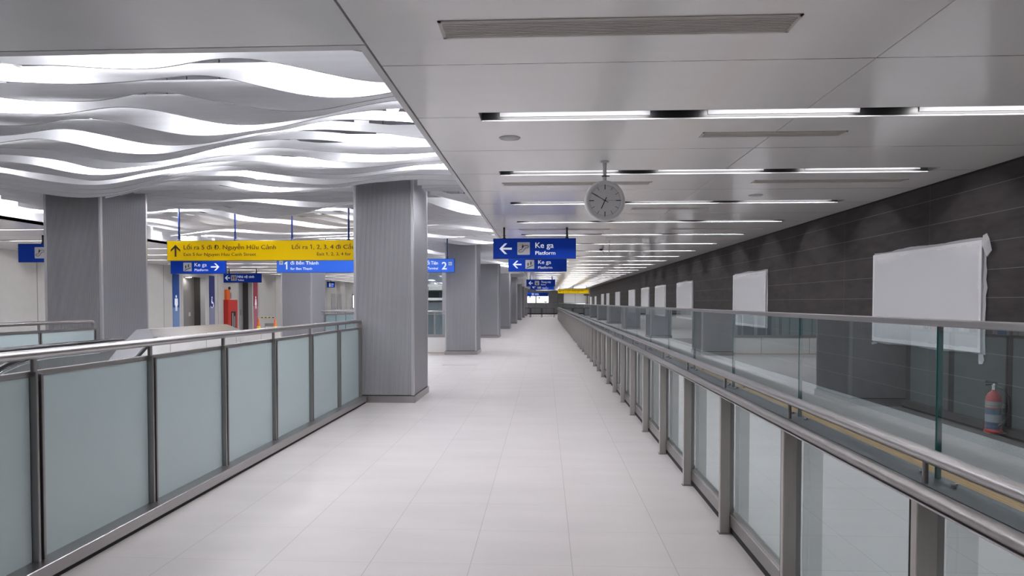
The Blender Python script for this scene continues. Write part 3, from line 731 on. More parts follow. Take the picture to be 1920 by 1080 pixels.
# ------------------------------------------------------------------ boards on the dark wall
BY = [(7.6, 10.04), (14.8, 17.33), (22.12, 24.65), (27.03, 29.46), (31.25, 33.63), (36.0, 38.65), (43.3, 45.85), (50.4, 52.5), (54.9, 57.3), (62.7, 64.7), (69.0, 71.0)]
BN = ['large white wrapped board nearest on the dark wall', 'white wrapped board on the dark wall, second from the right', ]
for i, (a, b) in enumerate(BY):
    lab = BN[i] if i < 2 else 'white wrapped board on the dark wall, %s from the right' % ordinal(i + 1)
    t = thing('wall_board', (XW, (a + b) / 2, 1.0), lab, 'board', 'white wrapped boards on the dark wall')
    z0, z1 = 1.0, 2.22
    if i in (9, 10): z1 = 2.1
    m = MB(); m.bbox(XW - .05, XW, a, b, z0, z1, M['board'], .004); m.build('board_panel', t)
    rnd = random.Random(i); fm = MB()
    if i < 5:
        # crumpled film: a wavy sheet over the face and a loose fringe round the edge
        ny, nz = 26, 14; vs = []; fs = []
        for iy in range(ny + 1):
            for iz in range(nz + 1):
                ed = min(iy, ny - iy, iz, nz - iz)
                u = iy / ny; v = iz / nz
                yy = a - .03 + (b - a + .06) * u; zz = z0 - .02 + (z1 - z0 + .045) * v + (.015 * math.sin(u * 3.1) if iz == nz else 0)
                if ed == 0: yy += .008 * math.sin(9 * v + i) + rnd.uniform(-.003, .003); zz += .008 * math.sin(13 * u + i) + rnd.uniform(-.003, .003)
                bul = .004 + .004 * math.sin(7 * u + 3 * v) * math.sin(5 * v) + rnd.uniform(0, .0025)
                x = XW - .052 - bul if ed > 0 else XW - .006 - rnd.uniform(0, .02)
                vs.append((x, yy, zz))
        for iy in range(ny):
            for iz in range(nz):
                q = iy * (nz + 1) + iz; fs.append((q, q + 1, q + nz + 2, q + nz + 1))
        fm.add(vs, fs, M['film'], True)
        if i == 0:
            fx = XW - .03
            fm.add([(fx, 7.62, 2.27), (fx - .02, 7.52, 2.285), (fx - .03, 7.46, 2.22), (fx - .01, 7.45, 2.10), (fx - .03, 7.49, 2.03), (fx, 7.55, 2.04), (fx - .03, 7.58, 2.15)], [(0, 1, 6), (1, 2, 6), (2, 3, 6), (3, 4, 5, 6)], M['film'])
            fm.add([(fx, 7.66, .985), (fx - .02, 7.55, .99), (fx - .02, 7.53, .93), (fx - .01, 7.57, .885), (fx - .02, 7.62, .88), (fx, 7.66, .93)], [(0, 1, 2, 3, 4, 5)], M['film'])
            fm.add([(fx, 10.02, .99), (fx, 10.1, .97), (fx, 10.08, .94), (fx, 9.9, .97)], [(0, 1, 2, 3)], M['film'])
        fm.build('plastic_film', t, fix=False)

# ------------------------------------------------------------------ fire extinguisher
ex, ey, ezz = 4.64, 7.265, .205
t = thing('fire_extinguisher', (ex, ey, 0.2), 'red fire extinguisher with a white and blue label against the dark wall', 'fire extinguisher')
b = MB(); b.lathe((ex, ey, ezz), [(.080, 0), (.084, .006), (.084, .02), (.074, .025), (.074, .33), (.068, .37), (.05, .405), (.026, .425), (.02, .44)], M['red_gloss'], 'z', 32); b.build('cylinder', t)
b = MB(); b.lathe((ex, ey, ezz), [(.02, .44), (.02, .48), (.026, .485), (.026, .50), (.012, .51)], M['chrome'], 'z', 18); b.build('valve', t)
b = MB(); b.poly([(ex - .10, ezz + .515), (ex + .03, ezz + .505), (ex + .03, ezz + .52), (ex - .09, ezz + .54)], 'xz', ey - .01, ey + .01, M['black']); b.poly([(ex - .09, ezz + .485), (ex + .02, ezz + .495), (ex + .02, ezz + .505), (ex - .09, ezz + .50)], 'xz', ey - .008, ey + .008, M['black']); b.build('handle', t)
b = MB()
def band(z0, z1, m, a0=150, a1=300):
    n = 16; vs = []; r = .0752
    for i in range(n + 1):
        an = math.radians(a0 + (a1 - a0) * i / n)
        for z in (z0, z1): vs.append((ex + r * math.cos(an), ey + r * math.sin(an), ezz + z))
    b.add(vs, [(2 * i, 2 * i + 2, 2 * i + 3, 2 * i + 1) for i in range(n)], m, True)
band(.285, .325, M['label_white']); band(.19, .25, M['label_blue']); band(.11, .19, M['label_white']); band(.04, .11, M['label_blue'], 170, 280); band(.06, .075, M['label_white']); b.build('paper_label', t)
b = MB(); b.tube([(ex + .02, ey - .02, ezz + .47), (ex + .04, ey - .10, ezz + .46), (ex + .045, ey - .16, ezz + .38), (ex + .05, ey - .17, ezz + .25), (ex + .03, ey - .12, ezz + .13), (ex + .0, ey - .088, ezz + .08)], .011, M['rubber'], 10); b.build('hose', t)
b = MB(); b.box(ex + .06, XW, ey - .02, ey + .02, ezz + .25, ezz + .29, M['steel_dark']); b.lathe((ex, ey, ezz), [(.0765, .26), (.0765, .28)], M['steel_dark'], 'z', 24); b.box(ex - .07, XW, ey - .05, ey + .05, ezz - .008, ezz - .001, M['steel_dark']); b.build('wall_bracket', t)

# ------------------------------------------------------------------ clock
def make_clock(label):
    x, y, z = .615, 7.1, 2.59
    t = thing('station_clock', (x, y, ZC), label, 'clock')
    b = MB(); b.lathe((x, y, z), [(.165, -.047), (.182, -.055), (.200, -.050), (.207, -.03), (.207, .03), (.200, .05), (.182, .055), (.165, .047)], M['clock_rim'], 'y', 56); b.build('clock_case', t)
    b = MB(); b.lathe((x, y, z), [(.178, -.044), (.178, -.046)], M['clock_face'], 'y', 48); b.lathe((x, y, z), [(.178, .044), (.178, .046)], M['clock_face'], 'y', 48); b.build('clock_dial', t)
    m = MB(); yf = y - .0465
    for i in range(60):
        a = 2 * PI * i / 60; s, c = math.sin(a), math.cos(a)
        if i % 5 == 0: r0, r1, w = (.115 if i % 15 == 0 else .122), .160, (.0085 if i % 15 == 0 else .0045)
        else: r0, r1, w = .150, .158, .0025
        m.stroke([(x + s * r0, z + c * r0), (x + s * r1, z + c * r1)], w, yf, M['black'], .001)
    m.build('minute_marks', t)
    def hand(name, deg, tail, ln, w, d):
        h = MB(); a = math.radians(deg); s, c = math.sin(a), math.cos(a)
        h.stroke([(x - s * tail, z - c * tail), (x + s * ln, z + c * ln)], w, yf - d, M['black'], .001)
        h.disc(x, z, .008, .008, yf - d, M['black'], 14, .001); h.build(name, t)
    hand('hour_hand', 205, .035, .088, .009, .003); hand('minute_hand', 300, .035, .155, .0065, .005); hand('second_hand', 90, .03, .14, .0022, .007)
    p = MB(); p.tube([(x, y, 2.79), (x, y, 3.0)], .019, M['clock_rim'], 16); p.lathe((x, y, 2.99), [(.045, .01), (.045, 0), (.03, -.008), (.019, -.01)], M['clock_rim'], 'z', 20); p.build('hanging_pole', t)
    p = MB(); p.tube([(x - .03, y, 2.845), (x + .05, y, 2.845)], .005, M['black'], 8); p.lathe((x, y, 2.839), [(.023, 0), (.023, .012)], M['black'], 'z', 14); p.build('locking_pin', t)
    return t
ck = make_clock('round grey analogue clock hanging on a pole from the ceiling')
c2 = copy_tree(ck, (.36, 50.0, ZC)); c2['label'] = 'tiny distant round clock hanging behind the small blue signs'

# dome camera on a curved pipe
x, y = 1.52, 16.3
t = thing('dome_camera', (x, y, ZC), 'white dome camera hanging on a curved pipe from the ceiling', 'camera')
b = MB(); pts = [(x, y, 3.0), (x, y, 2.74)] + [(x - .075 + .075 * math.cos(a), y, 2.74 - .075 * math.sin(a)) for a in [PI * k / 10 for k in range(1, 10)]] + [(x - .15, y, 2.76), (x - .16, y, 2.80)]
b.tube(pts, .014, M['clock_rim'], 12); b.lathe((x, y, 3.0), [(.05, 0), (.05, -.01), (.015, -.014)], M['clock_rim'], 'z', 20); b.build('curved_pipe', t)
b = MB(); b.lathe((x - .18, y, 2.83), [(.02, -.03), (.05, -.02), (.065, .02), (.065, .06), (.05, .085), (.001, .09)], M['clock_rim'], 'z', 22); b.build('camera_housing', t)
b = MB(); b.lathe((x - .19, y - .03, 2.80), [(.001, -.045), (.03, -.035), (.042, -.01), (.045, .01)], M['black'], 'z', 20); b.build('camera_dome', t)

# floor hatch
h = MB(); h.box(-2.52, -1.66, 16.68, 17.28, 0, .004, M['hatch']); tag(h.build('floor_hatch'), 'grey rectangular floor hatch in front of the second pillar', 'floor hatch')

# ------------------------------------------------------------------ lettering
def text_obj(parent, s, x, y, z, cap, width=None, m='white_text', align='L', weight=0.0, sx=.84, bold=0.0):
    """flat lettering on the x-z plane facing -y; x,z = baseline start, cap = capital height"""
    cu = bpy.data.curves.new('lettering', 'FONT')
    cu.body = s; cu.size = 1.0; cu.offset = weight; cu.resolution_u = 3
    tmp = bpy.data.objects.new('lettering_tmp', cu); COL.objects.link(tmp)
    bpy.context.view_layer.update()
    dg = bpy.context.evaluated_depsgraph_get()
    me = bpy.data.meshes.new_from_object(tmp.evaluated_get(dg))
    bpy.data.objects.remove(tmp, do_unlink=True)
    xs = [v.co.x for v in me.vertices]
    if not xs: return None
    k = cap / .73
    ones = []
    if '1' in s:
        def right_edge(q):
            c2 = bpy.data.curves.new('measure', 'FONT'); c2.body = q; c2.size = 1.0; c2.resolution_u = 3
            t2 = bpy.data.objects.new('measure', c2); COL.objects.link(t2); bpy.context.view_layer.update()
            m3 = bpy.data.meshes.new_from_object(t2.evaluated_get(bpy.context.evaluated_depsgraph_get()))
            r = max(v.co.x for v in m3.vertices); l = min(v.co.x for v in m3.vertices)
            bpy.data.objects.remove(t2, do_unlink=True); bpy.data.meshes.remove(m3); return r, l
        r1, l1 = right_edge('1'); w1 = r1 - l1
        ones = [right_edge(s[:i + 1])[0] - w1 for i, ch in enumerate(s) if ch == '1']
        bm = bmesh.new(); bm.from_mesh(me); top = max(v.co.y for v in bm.verts if v.co.y < .8)
        for xo in ones:
            bm.faces.new([bm.verts.new((xo + .01, top, 0)), bm.verts.new((xo - .17, top - .15, 0)), bm.verts.new((xo - .13, top - .25, 0)), bm.verts.new((xo + .01, top - .12, 0))])
        bm.to_mesh(me); bm.free()
        xs = [v.co.x for v in me.vertices]
    mn, mx = min(xs), max(xs)
    kx = (width / (mx - mn)) if width else k * sx
    off = x - (mn * kx if align == 'L' else mx * kx)
    ox = parent.location
    for v in me.vertices:
        v.co = Vector((off + v.co.x * kx - ox.x, y - ox.y, z + v.co.y * k - ox.z))
    if bold:
        bm = bmesh.new(); bm.from_mesh(me)
        r = bmesh.ops.duplicate(bm, geom=bm.verts[:] + bm.edges[:] + bm.faces[:])
        for e in r['geom']:
            if isinstance(e, bmesh.types.BMVert): e.co.x += bold * cap; e.co.z += bold * cap * .25; e.co.y -= .001
        bm.to_mesh(me); bm.free()
    me.materials.clear(); me.materials.append(M[m])
    o = bpy.data.objects.new('lettering', me); COL.objects.link(o); o.parent = parent
    return o

def arrow(mb, cx, cz, w, h, y, m, d):
    """arrow of overall width w, height h; d in 'L','R','U'"""
    th = .155 * max(w, h)
    if d in 'LR':
        s = -1 if d == 'L' else 1
        tip = cx + s * w / 2; tail = cx - s * w / 2; k = h * .5
        mb.poly([(tail, cz - th / 2), (tip - s * th * .9, cz - th / 2), (tip - s * th * .9, cz + th / 2), (tail, cz + th / 2)], 'xz', y - .002, y, m)
        for q in (1, -1):
            mb.poly([(tip, cz), (tip - s * k, cz + q * h / 2), (tip - s * (k + th * 1.35), cz + q * h / 2), (tip - s * th * 1.35, cz)], 'xz', y - .0021 - .0001 * q, y, m)
    else:
        top = cz + h / 2
        mb.poly([(cx - th / 2, cz - h / 2), (cx + th / 2, cz - h / 2), (cx + th / 2, top - th * .9), (cx - th / 2, top - th * .9)], 'xz', y - .002, y, m)
        for q in (1, -1):
            mb.poly([(cx, top), (cx + q * w / 2, top - w * .5), (cx + q * w / 2, top - w * .5 - th * 1.1), (cx, top - th * 1.35)], 'xz', y - .0021 - .0001 * q, y, m)

def rounded(x0, x1, z0, z1, r, n=5):
    pts = []
    for (cx, cz, a0) in ((x1 - r, z1 - r, 0), (x0 + r, z1 - r, 90), (x0 + r, z0 + r, 180), (x1 - r, z0 + r, 270)):
        for i in range(n + 1):
            a = math.radians(a0 + 90 * i / n); pts.append((cx + r * math.cos(a), cz + r * math.sin(a)))
    return pts
def icon(parent, kind, x, z, s, y):
    """s square with lower left corner x,z"""
    b = MB(); b.poly(rounded(x, x + s, z, z + s, s * .06), 'xz', y - .002, y, M['icon_white']); o = b.build('icon_plate', parent)
    g = MB(); yy = y - .0022
    P = lambda u, v: (x + u * s, z + v * s)
    if kind == 'escalator':
        w = s * .035
        g.stroke([P(.14, .22), P(.34, .20), P(.44, .26), P(.66, .55), P(.84, .56), P(.89, .62), P(.86, .72), P(.62, .74), P(.54, .70), P(.32, .40), P(.16, .38), P(.11, .30), P(.14, .22)], w, yy, M['icon_black'])
        c = P(.43, .78); g.disc(c[0], c[1], s * .04, s * .04, yy, M['icon_black'])
        g.poly([P(.37, .52), P(.49, .62), P(.49, .73), P(.37, .73)], 'xz', yy - .002, yy, M['icon_black'])
    elif kind == 'stairs':
        g.poly([P(.12, .12), P(.88, .44), P(.88, .36), P(.16, .05)], 'xz', yy - .002, yy, M['icon_black'])
        for (u, v, d) in ((.28, .30, 1), (.60, .43, -1)):
            c = P(u + .02, v + .36); g.disc(c[0], c[1], s * .045, s * .05, yy, M['icon_black'])
            g.stroke([P(u + .02, v + .30), P(u + .02, v + .12)], s * .10, yy, M['icon_black'])
            g.stroke([P(u + .02, v + .12), P(u - .06, v - .02)], s * .05, yy, M['icon_black']); g.stroke([P(u + .02, v + .12), P(u + .09, v + .03)], s * .05, yy, M['icon_black'])
            g.stroke([P(u - .08, v + .18), P(u + .02, v + .26), P(u + .12, v + .20)], s * .035, yy, M['icon_black'])
    elif kind == 'elevator':
        g.poly([P(.24, .1), P(.76, .1), P(.76, .9), P(.24, .9)], 'xz', yy - .001, yy, M['clock_rim'])
        g.poly([P(.36, .18), P(.64, .18), P(.64, .48), P(.36, .48)], 'xz', yy - .003, yy - .001, M['icon_black'])
        g.poly([P(.42, .62), P(.58, .62), P(.50, .76)], 'xz', yy - .003, yy - .001, M['icon_black'])
    elif kind == 'toilets':
        for (u, mm) in ((.27, M['icon_red']), (.73, M['icon_blue'])):
            c = P(u, .82); g.disc(c[0], c[1], s * .06, s * .07, yy, mm)
            if u < .5: g.poly([P(u - .05, .74), P(u + .05, .74), P(u + .13, .38), P(u - .13, .38)], 'xz', yy - .002, yy, mm)
            else: g.poly([P(u - .10, .74), P(u + .10, .74), P(u + .09, .40), P(u - .09, .40)], 'xz', yy - .002, yy, mm)
            g.stroke([P(u - .04, .42), P(u - .04, .12)], s * .06, yy, mm); g.stroke([P(u + .04, .42), P(u + .04, .12)], s * .06, yy, mm)
        g.stroke([P(.5, .1), P(.5, .9)], s * .03, yy, M['icon_black'])
    else:
        g.stroke([P(.2, .3), P(.2, .8)], s * .1, yy, M['icon_black']); g.stroke([P(.2, .3), P(.8, .3), P(.8, .8)], s * .1, yy, M['icon_black'])
    if g.v: g.build('pictogram', o).location = -Vector(parent.location) - Vector(o.location)
    return o

def sign(label, x0, x1, y, z0, z1, face, edge, rods, rodm, top=ZC, d=.07, cat='sign'):
    t = thing('hanging_sign', ((x0 + x1) / 2, y, z1), label, cat)
    b = MB(); b.bbox(x0, x1, y, y + d, z0, z1, M[edge], .004)
    b.build('sign_case', t)
    f = MB(); e = .007
    f.box(x0 + e, x1 - e, y - .002, y, z0 + e, z1 - e, M[face]); f.box(x0 + e, x1 - e, y + d, y + d + .002, z0 + e, z1 - e, M[face]); f.build('sign_face', t)
    for rx in rods:
        r = MB(); r.tube([(rx, y + d / 2, z1 - .002), (rx, y + d / 2, top)], .019, M[rodm], 12)
        r.lathe((rx, y + d / 2, z1), [(.034, 0), (.034, .008), (.02, .03)], M[rodm], 'z', 14)
        r.tube([(rx - .035, y + d / 2, z1 + .055), (rx + .035, y + d / 2, z1 + .055)], .006, M[rodm], 8)
        r.build('hanging_rod', t)
    return t
YT = .004
def platform_sign(label, x, y, d, ic, z1=2.785, line1='Ke ga', line2='Platform', top=ZC, rods=(.21, 1.43), h=.392, wt=.0, rodm='black'):
    t = sign(label, x, x + 1.6, y, z1 - h, z1, 'navy_face', 'navy', [x + r for r in rods], rodm, top)
    m = MB(); yf = y - .002
    if d == 'L':
        arrow(m, x + .241, z1 - .198, .242, .206, yf, M['white_text'], 'L'); m.build('arrow_symbol', t)
        ix = .468; tx = .817
    elif d == 'R':
        arrow(m, x + 1.298, z1 - .198, .244, .206, yf, M['white_text'], 'R'); m.build('arrow_symbol', t)
        ix = .372; tx = .70
    icon(t, ic, x + ix, z1 - .317, .243, yf)
    text_obj(t, line1, x + tx, yf - .002, z1 - .183, .108, .355 if line1 == 'Ke ga' else None, weight=wt)
    text_obj(t, line2, x + tx, yf - .002, z1 - .315, .072, .389 if line2 == 'Platform' else None, weight=wt)
    return t
platform_sign('nearest blue hanging sign reading Ke ga Platform with left arrow and escalator symbol', -1.0, 13.25, 'L', 'escalator', wt=.012)
platform_sign('blue hanging sign reading Ke ga Platform with a stairs symbol, behind the nearest one', -1.0, 18.8, 'L', 'stairs', z1=2.785, wt=.005)
platform_sign('small far blue hanging sign reading Thang máy Elevator over the walkway', -1.02, 38.0, 'L', 'elevator', z1=2.81, line1='Thang máy', line2='Elevator')
platform_sign('far blue platform sign half hidden below the elevator sign', -.97, 46.0, 'L', 'escalator', z1=2.785)
platform_sign('blue sign with escalator symbol partly hidden behind the large left pillar', -11.4, 14.3, 'R', 'escalator', z1=2.815, h=.40, rods=(.53, 1.3))
platform_sign('blue sign reading Ke ga Platform with right arrow below the yellow sign', -10.65, 19.0, 'R', 'stairs', z1=2.75, h=.39, rods=(.3, 1.3), rodm='black')

# toilets sign
x, y, z1 = -13.91, 29.0, 2.79
t = sign('small navy hanging sign reading Nhà vệ sinh Toilets with a left arrow', x, x + 1.66, y, z1 - .39, z1, 'navy_face', 'navy', [x + .24, x + 1.44], 'black')
m = MB(); yf = y - .002; arrow(m, x + .175, z1 - .19, .226, .2, yf, M['white_text'], 'L'); m.build('arrow_symbol', t)
icon(t, 'toilets', x + .338, z1 - .31, .242, yf)
text_obj(t, 'Nhà vệ sinh', x + .62, yf - .002, z1 - .185, .108, .735, weight=.01); text_obj(t, 'Toilets', x + .63, yf - .002, z1 - .315, .072, .27, weight=.01)

# long yellow exit sign
x, y, z1, z0 = -7.525, 13.3, 2.775, 2.375
t = sign('long yellow hanging exit sign with up arrow and dark brown lettering', x, -3.64, y, z0, z1, 'yellow_face', 'sign_edge', [-7.3, -6.155, -5.005, -3.87], 'navy', ZV, .10)
m = MB(); yf = y - .002; arrow(m, x + .175, z1 - .20, .195, .235, yf, M['brown_text'], 'U'); m.build('arrow_symbol', t)
text_obj(t, 'Lối ra 5 đi Đ. Nguyễn Hữu Cảnh', x + .341, yf - .002, z1 - .175, .088, 1.87, 'brown_text', bold=.035)
text_obj(t, 'Exit 5 for Nguyen Huu Canh Street', x + .341, yf - .002, z1 - .305, .066, 1.47, 'brown_text', bold=.035)
text_obj(t, 'Lối ra 1, 2, 3, 4 đi Cầu', -4.99, yf - .002, z1 - .175, .088, 1.255, 'brown_text', bold=.035)
text_obj(t, 'Exit 1, 2, 3, 4 for', -4.49, yf - .002, z1 - .305, .066, .68, 'brown_text', bold=.035)

# long blue line sign
x, y, z1, z0 = -7.69, 19.3, 2.785, 2.40
t = sign('long bright blue hanging sign passing behind the nearest pillar, reading đi Bến Thành', x, -2.56, y, z0, z1, 'blue_face', 'navy', [-7.45, -6.28, -4.5, -2.77], 'navy', ZV, .09)
yf = y - .002
px = 15.08e-3
b = MB(); b.poly(rounded(x + .07, x + .185, z1 - .155, z1 - .045, .006), 'xz', yf - .002, yf, M['icon_white']); b.stroke([(x + .105, z1 - .08), (x + .105, z1 - .115), (x + .15, z1 - .115), (x + .15, z1 - .08)], .012, yf - .002, M['icon_blue']); b.build('line_symbol', t)
text_obj(t, '1', x + .225, yf - .002, z1 - .295, .235, None, bold=.06)
text_obj(t, 'đi Bến Thành', x + .40, yf - .002, z1 - .155, .098, .82, weight=.012)
text_obj(t, 'for Ben Thanh', x + .40, yf - .002, z1 - .305, .072, .63, weight=.012)
rx = -3.03
text_obj(t, 'đi Suối Tiên', rx, yf - .002, z1 - .165, .098, None, align='R', weight=.012)
text_obj(t, 'for Suoi Tien Terminal', rx, yf - .002, z1 - .305, .072, None, align='R', weight=.012)
text_obj(t, '2', rx + .11, yf - .002, z1 - .30, .215, .145, weight=.02)
b = MB(); b.poly(rounded(rx + .30, rx + .40, z1 - .19, z1 - .09, .006), 'xz', yf - .002, yf, M['icon_white']); b.stroke([(rx + .325, z1 - .12), (rx + .325, z1 - .155), (rx + .37, z1 - .155), (rx + .37, z1 - .12)], .01, yf - .002, M['icon_blue']); b.build('line_symbol', t)

# far signs
x, y = -14.53, 45.0
t = sign('tiny dark blue sign hanging near the left wall doors', x, x + .52, y, 2.53, 2.92, 'navy_face', 'navy', [x + .26], 'black')
b = MB(); b.box(x + .14, x + .24, y - .004, y - .002, 2.58, 2.84, M['icon_white']); b.build('icon_plate', t)
b = MB(); b.box(x + .28, x + .46, y - .004, y - .002, 2.74, 2.78, M['white_text']); b.box(x + .28, x + .42, y - .004, y - .002, 2.62, 2.65, M['white_text']); b.build('symbol_bars', t)
x, y = -2.2, 84.0
t = sign('distant dark blue sign above the lit windows at the far end', x, x + 2.64, y, 2.27, 2.73, 'navy_face', 'navy', [x + .6, x + 2.0], 'black')
icon(t, 'ticket', x + .6, 2.36, .28, y - .002)
b = MB(); b.box(x + 1.0, x + 1.45, y - .004, y - .002, 2.54, 2.60, M['white_text']); b.box(x + 1.0, x + 1.5, y - .004, y - .002, 2.42, 2.46, M['white_text']); b.build('symbol_bars', t)
x, y, z1 = 1.15, 60.0, 2.70
t = sign('far yellow hanging exit sign with a left arrow near the end of the balustrade', x, x + 2.7, y, 2.32, z1, 'yellow_face', 'sign_edge', [x + .15, x + 1.32, x + 2.5], 'black')
m = MB(); arrow(m, x + .2, z1 - .19, .22, .2, y - .002, M['brown_text'], 'L'); m.build('arrow_symbol', t)
text_obj(t, 'Lối ra 5 đi Đ. Nguyễn Hữu Cảnh', x + .4, y - .004, z1 - .17, .09, 1.87, 'brown_text', bold=.035); text_obj(t, 'Exit 5 for Nguyen Huu Canh Street', x + .4, y - .004, z1 - .305, .066, 1.47, 'brown_text', bold=.035)

# ------------------------------------------------------------------ far end
t = thing('lit_shop_window', (-.9, YF, 1.4), 'pair of bright lit windows in the far end wall', 'window')
b = MB(); b.box(-2.35, .55, YF - .06, YF, 1.42, 2.55, M['steel_dark']); b.build('window_frame', t)
for (a, c) in ((-2.27, -1.2), (-1.05, .47)):
    b = MB(); b.box(a, c, YF - .07, YF - .06, 1.47, 2.5, M['lit_window']); b.build('window_pane', t)
b = MB(); b.box(-1.98, -1.80, YF - .08, YF - .07, 2.12, 2.40, M['cone_yellow']); b.box(-.78, -.60, YF - .08, YF - .07, 2.0, 2.25, M['cone_yellow']); b.box(-.05, .28, YF - .10, YF - .07, 1.50, 1.64, M['icon_black']); b.build('paper_notice', t)
for i, (a, c, lab) in enumerate(((-3.0, -1.5, 'left'), (-1.4, -.35, 'middle'), (-.25, .95, 'right'))):
    t = thing('crowd_gate', ((a + c) / 2, 69.7, 0), 'thin black steel gate frame at the far end of the walkway, %s one' % lab, 'gate')
    b = MB()
    for q in (a, c): b.tube([(q, 69.7, .0), (q, 69.7, .96)], .03, M['black'], 8)
    b.tube([(a, 69.7, .95), (c, 69.7, .95)], .025, M['black'], 8); b.build('gate_frame', t)
    b = MB()
    for q in range(1, 4): b.tube([(a + (c - a) * q / 4, 69.7, .1), (a + (c - a) * q / 4, 69.7, .94)], .008, M['steel_dark'], 6)
    b.tube([(a, 69.7, .1), (c, 69.7, .1)], .012, M['steel_dark'], 6); b.build('gate_bars', t)
t = thing('lit_display_counter', (3.3, 70.5, 0), 'long low white lit display beyond the far end of the balustrade', 'display counter')
b = MB(); b.box(2.0, 4.6, 70.3, 71.0, 0, .98, M['end_wall']); b.build('counter_body', t)
b = MB(); b.box(2.1, 4.15, 70.35, 70.9, .98, 1.42, M['lit_window']); b.box(4.28, 4.55, 70.35, 70.9, .98, 1.34, M['lit_window']); b.build('lit_panel', t)
b = MB(); b.box(1.95, 2.2, 70.3, 70.9, 1.42, 1.46, M['icon_black']); b.box(4.15, 4.28, 70.3, 70.9, .98, 1.36, M['steel_dark']); b.box(2.45, 2.55, 70.32, 70.35, .98, 1.15, M['icon_black']); b.build('counter_trim', t)
t = thing('equipment_pole', (4.05, 66.0, 0), 'thin dark pole with a flat black top beside the dark wall, far end', 'pole')
b = MB(); b.tube([(4.0, 66, 0), (4.0, 66, 2.2)], .035, M['steel_dark'], 8); b.tube([(4.12, 66, 0), (4.12, 66, 2.2)], .03, M['black'], 8); b.build('pole_tube', t)
b = MB(); b.box(3.75, 4.3, 65.9, 66.1, 2.2, 2.3, M['black']); b.build('pole_head', t)

# ------------------------------------------------------------------ fittings on the left wall
def strip(label, y0, y1, zs, top, a, b_, fig):
    t = thing('wall_strip_sign', (XL, (y0 + y1) / 2, 0), label, 'wall sign')
    p = MB(); p.box(XL, XL + .02, y0, y1, zs, top, M[a]); p.build('upper_band', t)
    p = MB(); p.box(XL, XL + .018, y0, y1, 0.02, zs, M[b_]); p.build('lower_band', t)
    cy = (y0 + y1) / 2; g = MB(); X = XL + .022
    def q(pts, m=M['white_text']): g.poly([(cy - u, v) for u, v in pts], 'yz', X - .002, X, m)
    def cir(u, v, r, r2=None):
        q([(u + r * math.cos(2 * PI * k / 16), v + (r2 or r) * math.sin(2 * PI * k / 16)) for k in range(16)])
    if fig in 'mw':
        s = 1.0
        cir(0, zs + .44, .05, .06)
        if fig == 'm': q([(-.11, zs + .36), (.11, zs + .36), (.12, zs + .1), (.09, zs + .1), (.075, zs + .05), (-.075, zs + .05), (-.09, zs + .1), (-.12, zs + .1)])
        else: q([(-.06, zs + .36), (.06, zs + .36), (.12, zs + .05), (-.12, zs + .05)])
        q([(-.07, zs + .06), (-.01, zs + .06), (-.015, zs - .14), (-.06, zs - .14)]); q([(.07, zs + .06), (.01, zs + .06), (.015, zs - .14), (.06, zs - .14)])
    else:
        cir(.02, zs + .42, .045)
        q([(.0, zs + .36), (.06, zs + .36), (.06, zs + .15), (.0, zs + .15)]); q([(.05, zs + .20), (-.10, zs + .20), (-.10, zs + .15), (.05, zs + .15)]); q([(-.07, zs + .18), (-.12, zs + .16), (-.17, zs + .02), (-.13, zs + .0)])
        n = 18
        for k in range(14):
            a0, a1 = 2 * PI * (k + 3) / n, 2 * PI * (k + 4) / n
            q([(.03 + .11 * math.cos(a0), zs + .10 + .12 * math.sin(a0)), (.03 + .11 * math.cos(a1), zs + .10 + .12 * math.sin(a1)), (.03 + .14 * math.cos(a1), zs + .10 + .15 * math.sin(a1)), (.03 + .14 * math.cos(a0), zs + .10 + .15 * math.sin(a0))])
    g.build('pictogram', t)
strip('tall blue wall strip with a white man figure left of the toilet entrance', 26.42, 26.9, 1.34, 2.68, 'strip_blue', 'strip_blue_pale', 'm')
strip('tall navy wall strip with a white wheelchair figure right of the toilet entrance', 29.38, 29.86, 1.34, 2.72, 'strip_navy', 'strip_navy_pale', 'd')
strip('tall crimson wall strip with a white woman figure right of the second entrance', 33.93, 34.45, 1.36, 2.7, 'strip_red', 'strip_red_pale', 'w')
t = thing('fire_hose_cabinet', (XL, 31.2, .15), 'bright red fire hose cabinet with an orange duct on the left wall', 'fire hose cabinet')
b = MB(); b.bbox(XL, XL + .22, 30.72, 31.68, .12, 1.66, M['red'], .006); b.build('cabinet_body', t)
b = MB(); b.box(XL + .22, XL + .235, 31.02, 31.46, .25, 1.12, M['icon_black']); b.build('cabinet_window', t)
b = MB(); b.box(XL + .235, XL + .245, 31.1, 31.17, .3, 1.05, M['clock_rim']); b.box(XL + .235, XL + .245, 31.3, 31.36, .4, .9, M['clock_rim']); b.build('hose_reel', t)
b = MB(); b.box(XL, XL + .12, 30.82, 31.15, 1.66, 2.14, M['orange']); b.build('vertical_duct', t)
b = MB(); b.lathe((XL, 31.28, 2.2), [(.075, 0), (.075, .05), (.04, .07)], M['icon_black'], 'x', 18); tag(b.build('alarm_bell'), 'small black alarm bell above the red hose cabinet', 'alarm bell')
b = MB(); b.box(XL, XL + .01, 31.22, 31.5, 1.72, 2.0, M['label_white']); tag(b.build('wall_notice'), 'small white notice above the red hose cabinet', 'notice')
t = thing('fire_call_point', (XL, 31.95, 1.4), 'small dark red call panel right of the hose cabinet', 'alarm panel')
b = MB(); b.box(XL, XL + .06, 31.83, 32.03, 1.22, 1.63, M['maroon']); b.build('panel_body', t)
b = MB(); b.box(XL + .06, XL + .07, 31.89, 31.97, 1.38, 1.5, M['label_white']); b.build('push_button', t)
